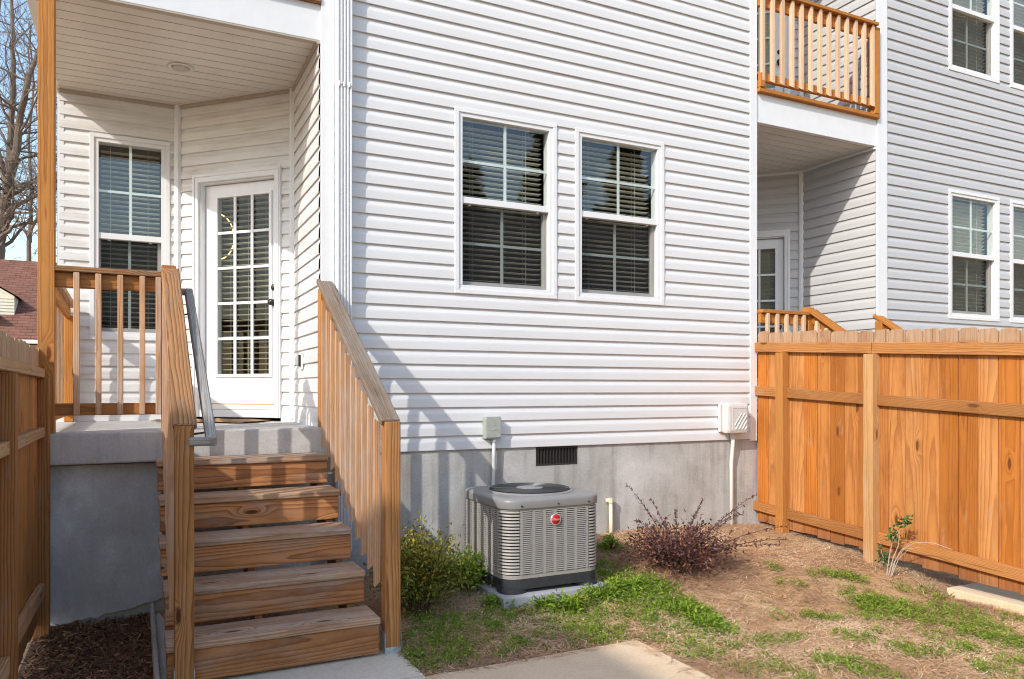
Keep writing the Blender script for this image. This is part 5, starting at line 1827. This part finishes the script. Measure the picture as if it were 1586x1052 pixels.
# nearer little gable with white soffit at the photo's edge
mb = MB()
mb.add([(-6.9, 24.3, 5.05), (-4.15, 24.3, 4.02), (-4.15, 25.3, 4.02), (-6.9, 25.3, 5.05), (-6.9, 24.3, 4.90), (-4.30, 24.3, 3.93), (-4.30, 25.3, 3.93), (-6.9, 25.3, 4.90)],
       [(0, 1, 2, 3), (4, 5, 6, 7), (0, 1, 5, 4), (1, 2, 6, 5)])
mb.obj("gable_soffit", HWHITE, fh)
mb = MB(); mb.box((-6.3, dy - 0.06, zbase + 0.05), (-4.55, dy - 0.03, zbase + 0.75)); mb.obj("dormer_window", GLASS_U, fh)


def bare_tree(label, dist, leaders, seed, dens=1.0):
    """leaders: list of (points in photo px, radius start, radius end); the tree stands at its own distance"""
    rnd = random.Random(seed)
    def P(px, py, dd=0.0):
        d = FW + (px - 793.0) / 1184.0 * RT - (py - 604.0) / 1184.0 * UP
        return Vector(CP + d * (dist + dd))
    base = P(*leaders[0][0][0])
    o = thing("bare_tree", label, "tree", (base.x, base.y, base.z), "leafless trees behind the far house")
    trunk = MB(); limbs = MB()
    def grow(p, dr, L, r, lvl):
        n = 4 if lvl < 3 else 3
        pts = [p]; q = p; dd = dr
        for i in range(n):
            dd = (dd + Vector((rnd.gauss(0, 0.16), rnd.gauss(0, 0.16), rnd.gauss(0.05, 0.10)))).normalized()
            q = q + dd * (L / n); pts.append(q)
        r1 = max(0.008, r * 0.5)
        limbs.tube(pts, [r + (r1 - r) * i / n for i in range(n + 1)], 5 if lvl < 3 else 3, cap=False)
        if lvl >= 5: return
        for k in range(rnd.choice((2, 3, 3)) if lvl < 4 else rnd.choice((1, 2))):
            t = rnd.randint(1, n)
            ax = Vector((rnd.gauss(0, 1), rnd.gauss(0, 1), rnd.gauss(0.15, 0.6))).normalized()
            grow(pts[t], (dd * 0.75 + ax * 0.8).normalized(), L * rnd.uniform(0.45, 0.72), max(0.009, r1 * rnd.uniform(0.5, 0.85)), lvl + 1)
    for k, (pp_, r0, r1) in enumerate(leaders):
        dds = [0.0]
        for _ in pp_[1:]: dds.append(dds[-1] + rnd.gauss(0, 0.35))
        pts = [P(x, y, d) for (x, y), d in zip(pp_, dds)]
        # resample
        fine = []
        for i in range(len(pts) - 1):
            for t in (0, 0.34, 0.67): fine.append(pts[i].lerp(pts[i + 1], t) + Vector((rnd.gauss(0, 0.03), rnd.gauss(0, 0.03), 0)) * (1 if t else 0))
        fine.append(pts[-1])
        m = len(fine)
        rads = [r0 + (r1 - r0) * i / (m - 1) for i in range(m)]
        (trunk if k == 0 else limbs).tube(fine, rads, 9, cap=False)
        for i in range(2 if k else 5, m):
            for _ in range(rnd.choice((1, 1, 2))):
                if rnd.random() > dens: continue
                d = (fine[i] - fine[i - 1]).normalized()
                ax = Vector((rnd.gauss(0, 1), rnd.gauss(0, 0.8), rnd.gauss(0.1, 0.5))).normalized()
                grow(fine[i], (d * 0.5 + ax).normalized(), rnd.uniform(1.6, 3.6), max(0.02, rads[i] * rnd.uniform(0.25, 0.45)), 2)
    trunk.obj("trunk", BARK, o)
    limbs.obj("crown", BARK, o)
    return o


bare_tree("tall bare forked tree rising behind the brown roof at the left edge", 36.0,
          [([(-16, 520), (-8, 430), (0, 365), (8, 320), (12, 285)], 0.36, 0.20),
           ([(12, 285), (22, 245), (30, 190), (40, 140), (50, 105), (62, 70), (70, 20)], 0.20, 0.06),
           ([(12, 288), (16, 235), (19, 165), (21, 95), (19, 40), (17, -30)], 0.17, 0.06),
           ([(10, 300), (2, 250), (-12, 205), (-30, 150)], 0.14, 0.05),
           ([(5, 338), (20, 322), (38, 312), (64, 300), (95, 292)], 0.12, 0.04),
           ([(10, 305), (22, 290), (40, 283), (66, 281), (100, 276)], 0.10, 0.03),
           ([(0, 368), (18, 352), (40, 346), (70, 343), (110, 350)], 0.10, 0.03),
           ([(18, 262), (30, 248), (48, 242), (70, 236)], 0.08, 0.03),
           ([(26, 215), (38, 205), (48, 190), (64, 178)], 0.07, 0.02)], 21)
bare_tree("thin bare tree with fine twigs behind the forked one", 47.0,
          [([(40, 520), (44, 420), (46, 360)], 0.16, 0.12),
           ([(46, 360), (50, 300), (44, 220), (52, 130), (48, 40)], 0.12, 0.04),
           ([(46, 365), (60, 330), (75, 280), (95, 230)], 0.10, 0.03),
           ([(46, 372), (30, 345), (14, 325), (-8, 300)], 0.08, 0.03)], 5, 0.6)
bare_tree("bare tree mostly beyond the left photo edge with twigs crossing the sky", 41.0,
          [([(-60, 520), (-58, 420), (-52, 340)], 0.36, 0.26),
           ([(-52, 340), (-40, 250), (-22, 160), (-8, 60), (2, -20)], 0.2, 0.06),
           ([(-52, 345), (-75, 240), (-90, 140), (-95, 40)], 0.2, 0.06),
           ([(-50, 360), (-25, 320), (0, 300), (25, 296)], 0.1, 0.03)], 9, 0.55)


def conifer(label, x, y, h, r, seed):
    rng = np.random.default_rng(seed)
    o = thing("conifer", label, "tree", (x, y, -0.05), "dark conifers mirrored in the window glass")
    mb = MB(); mb.tube([(x, y, -0.1), (x, y, h * 0.95)], [0.22, 0.03], 7); mb.obj("trunk", BARK, o)
    n = 9000
    t = rng.uniform(0, 1, n) ** 0.75          # 0 top .. 1 bottom
    tier = 0.72 + 0.28 * np.sin(t * 60 + rng.normal(0, 0.4, n))
    a = rng.uniform(0, 2 * np.pi, n)
    lob = 1 + 0.22 * np.sin(a * 5 + t * 23) + 0.12 * np.sin(a * 11 - t * 40)
    rr = r * (0.06 + 0.94 * t) * tier * lob * rng.uniform(0.35, 1.0, n)
    P = np.stack([x + rr * np.cos(a), y + rr * np.sin(a), h * (1 - t * 0.93) + rng.normal(0, 0.06, n) - rr * 0.18], 1)
    D = np.stack([np.cos(a), np.sin(a), rng.normal(-0.1, 0.35, n)], 1) + rng.normal(0, 0.3, (n, 3))
    V, F, T = leaves(P, D, rdirs(n, 0.6, rng), rng.uniform(0.25, 0.55, n), rng.uniform(0.10, 0.22, n), rng.uniform(0, 1, n))
    stuff(cloud_mesh("crown", CONIF, V, F, T, o, (x, y, -0.05)))


conifer("tallest dark conifer behind the viewer, mirrored in the right half of the first window", 14.2, -20.0, 12.0, 3.5, 1)
conifer("broad conifer behind the viewer, mirrored in the left half of the first window", 11.0, -20.5, 9.9, 3.0, 2)
conifer("bushy conifer behind the viewer, mirrored in the second window", 17.8, -20.0, 11.4, 3.6, 3)
conifer("conifer furthest along, mirrored at the right edge of the second window", 20.5, -20.0, 12.6, 3.0, 4)

# unseen house added left of the yard to cast shade on steps and patio
nh = thing("added_shade_house", "unseen white sided house added left of the yard to shade steps and patio", "house", (-11.5, -13.0, 0.0))
mb = MB(); mb.box((-15.0, -20.0, -0.1), (-8.6, -6.75, 7.9)); mb.obj("wall", SID_A, nh)
mb = MB()
ex, ey0, ey1 = -8.2, -20.3, -6.55
mb.add([(ex, ey0, 8.1), (ex, ey1, 8.1), (-11.8, ey1, 9.9), (-11.8, ey0, 9.9), (-15.4, ey1, 8.1), (-15.4, ey0, 8.1), (ex, ey0, 7.9), (ex, ey1, 7.9), (-15.4, ey1, 7.9), (-15.4, ey0, 7.9)],
       [(0, 1, 2, 3), (3, 2, 4, 5), (0, 6, 7, 1), (4, 8, 9, 5), (1, 7, 8, 4, 2), (0, 3, 5, 9, 6), (6, 9, 8, 7)])
mb.obj("roof", SHINGLE, nh)
for yy in (-9.5, -13.0, -16.5):
    for zz in (1.4, 4.6):
        mb = MB(); mb.box((-8.6, yy - 0.5, zz), (-8.56, yy + 0.5, zz + 1.5)); wf = mb.obj("window", WHITE, nh)
        mb = MB(); mb.box((-8.559, yy - 0.42, zz + 0.08), (-8.55, yy + 0.42, zz + 1.42)); mb.obj("pane", GLASS_U, wf)
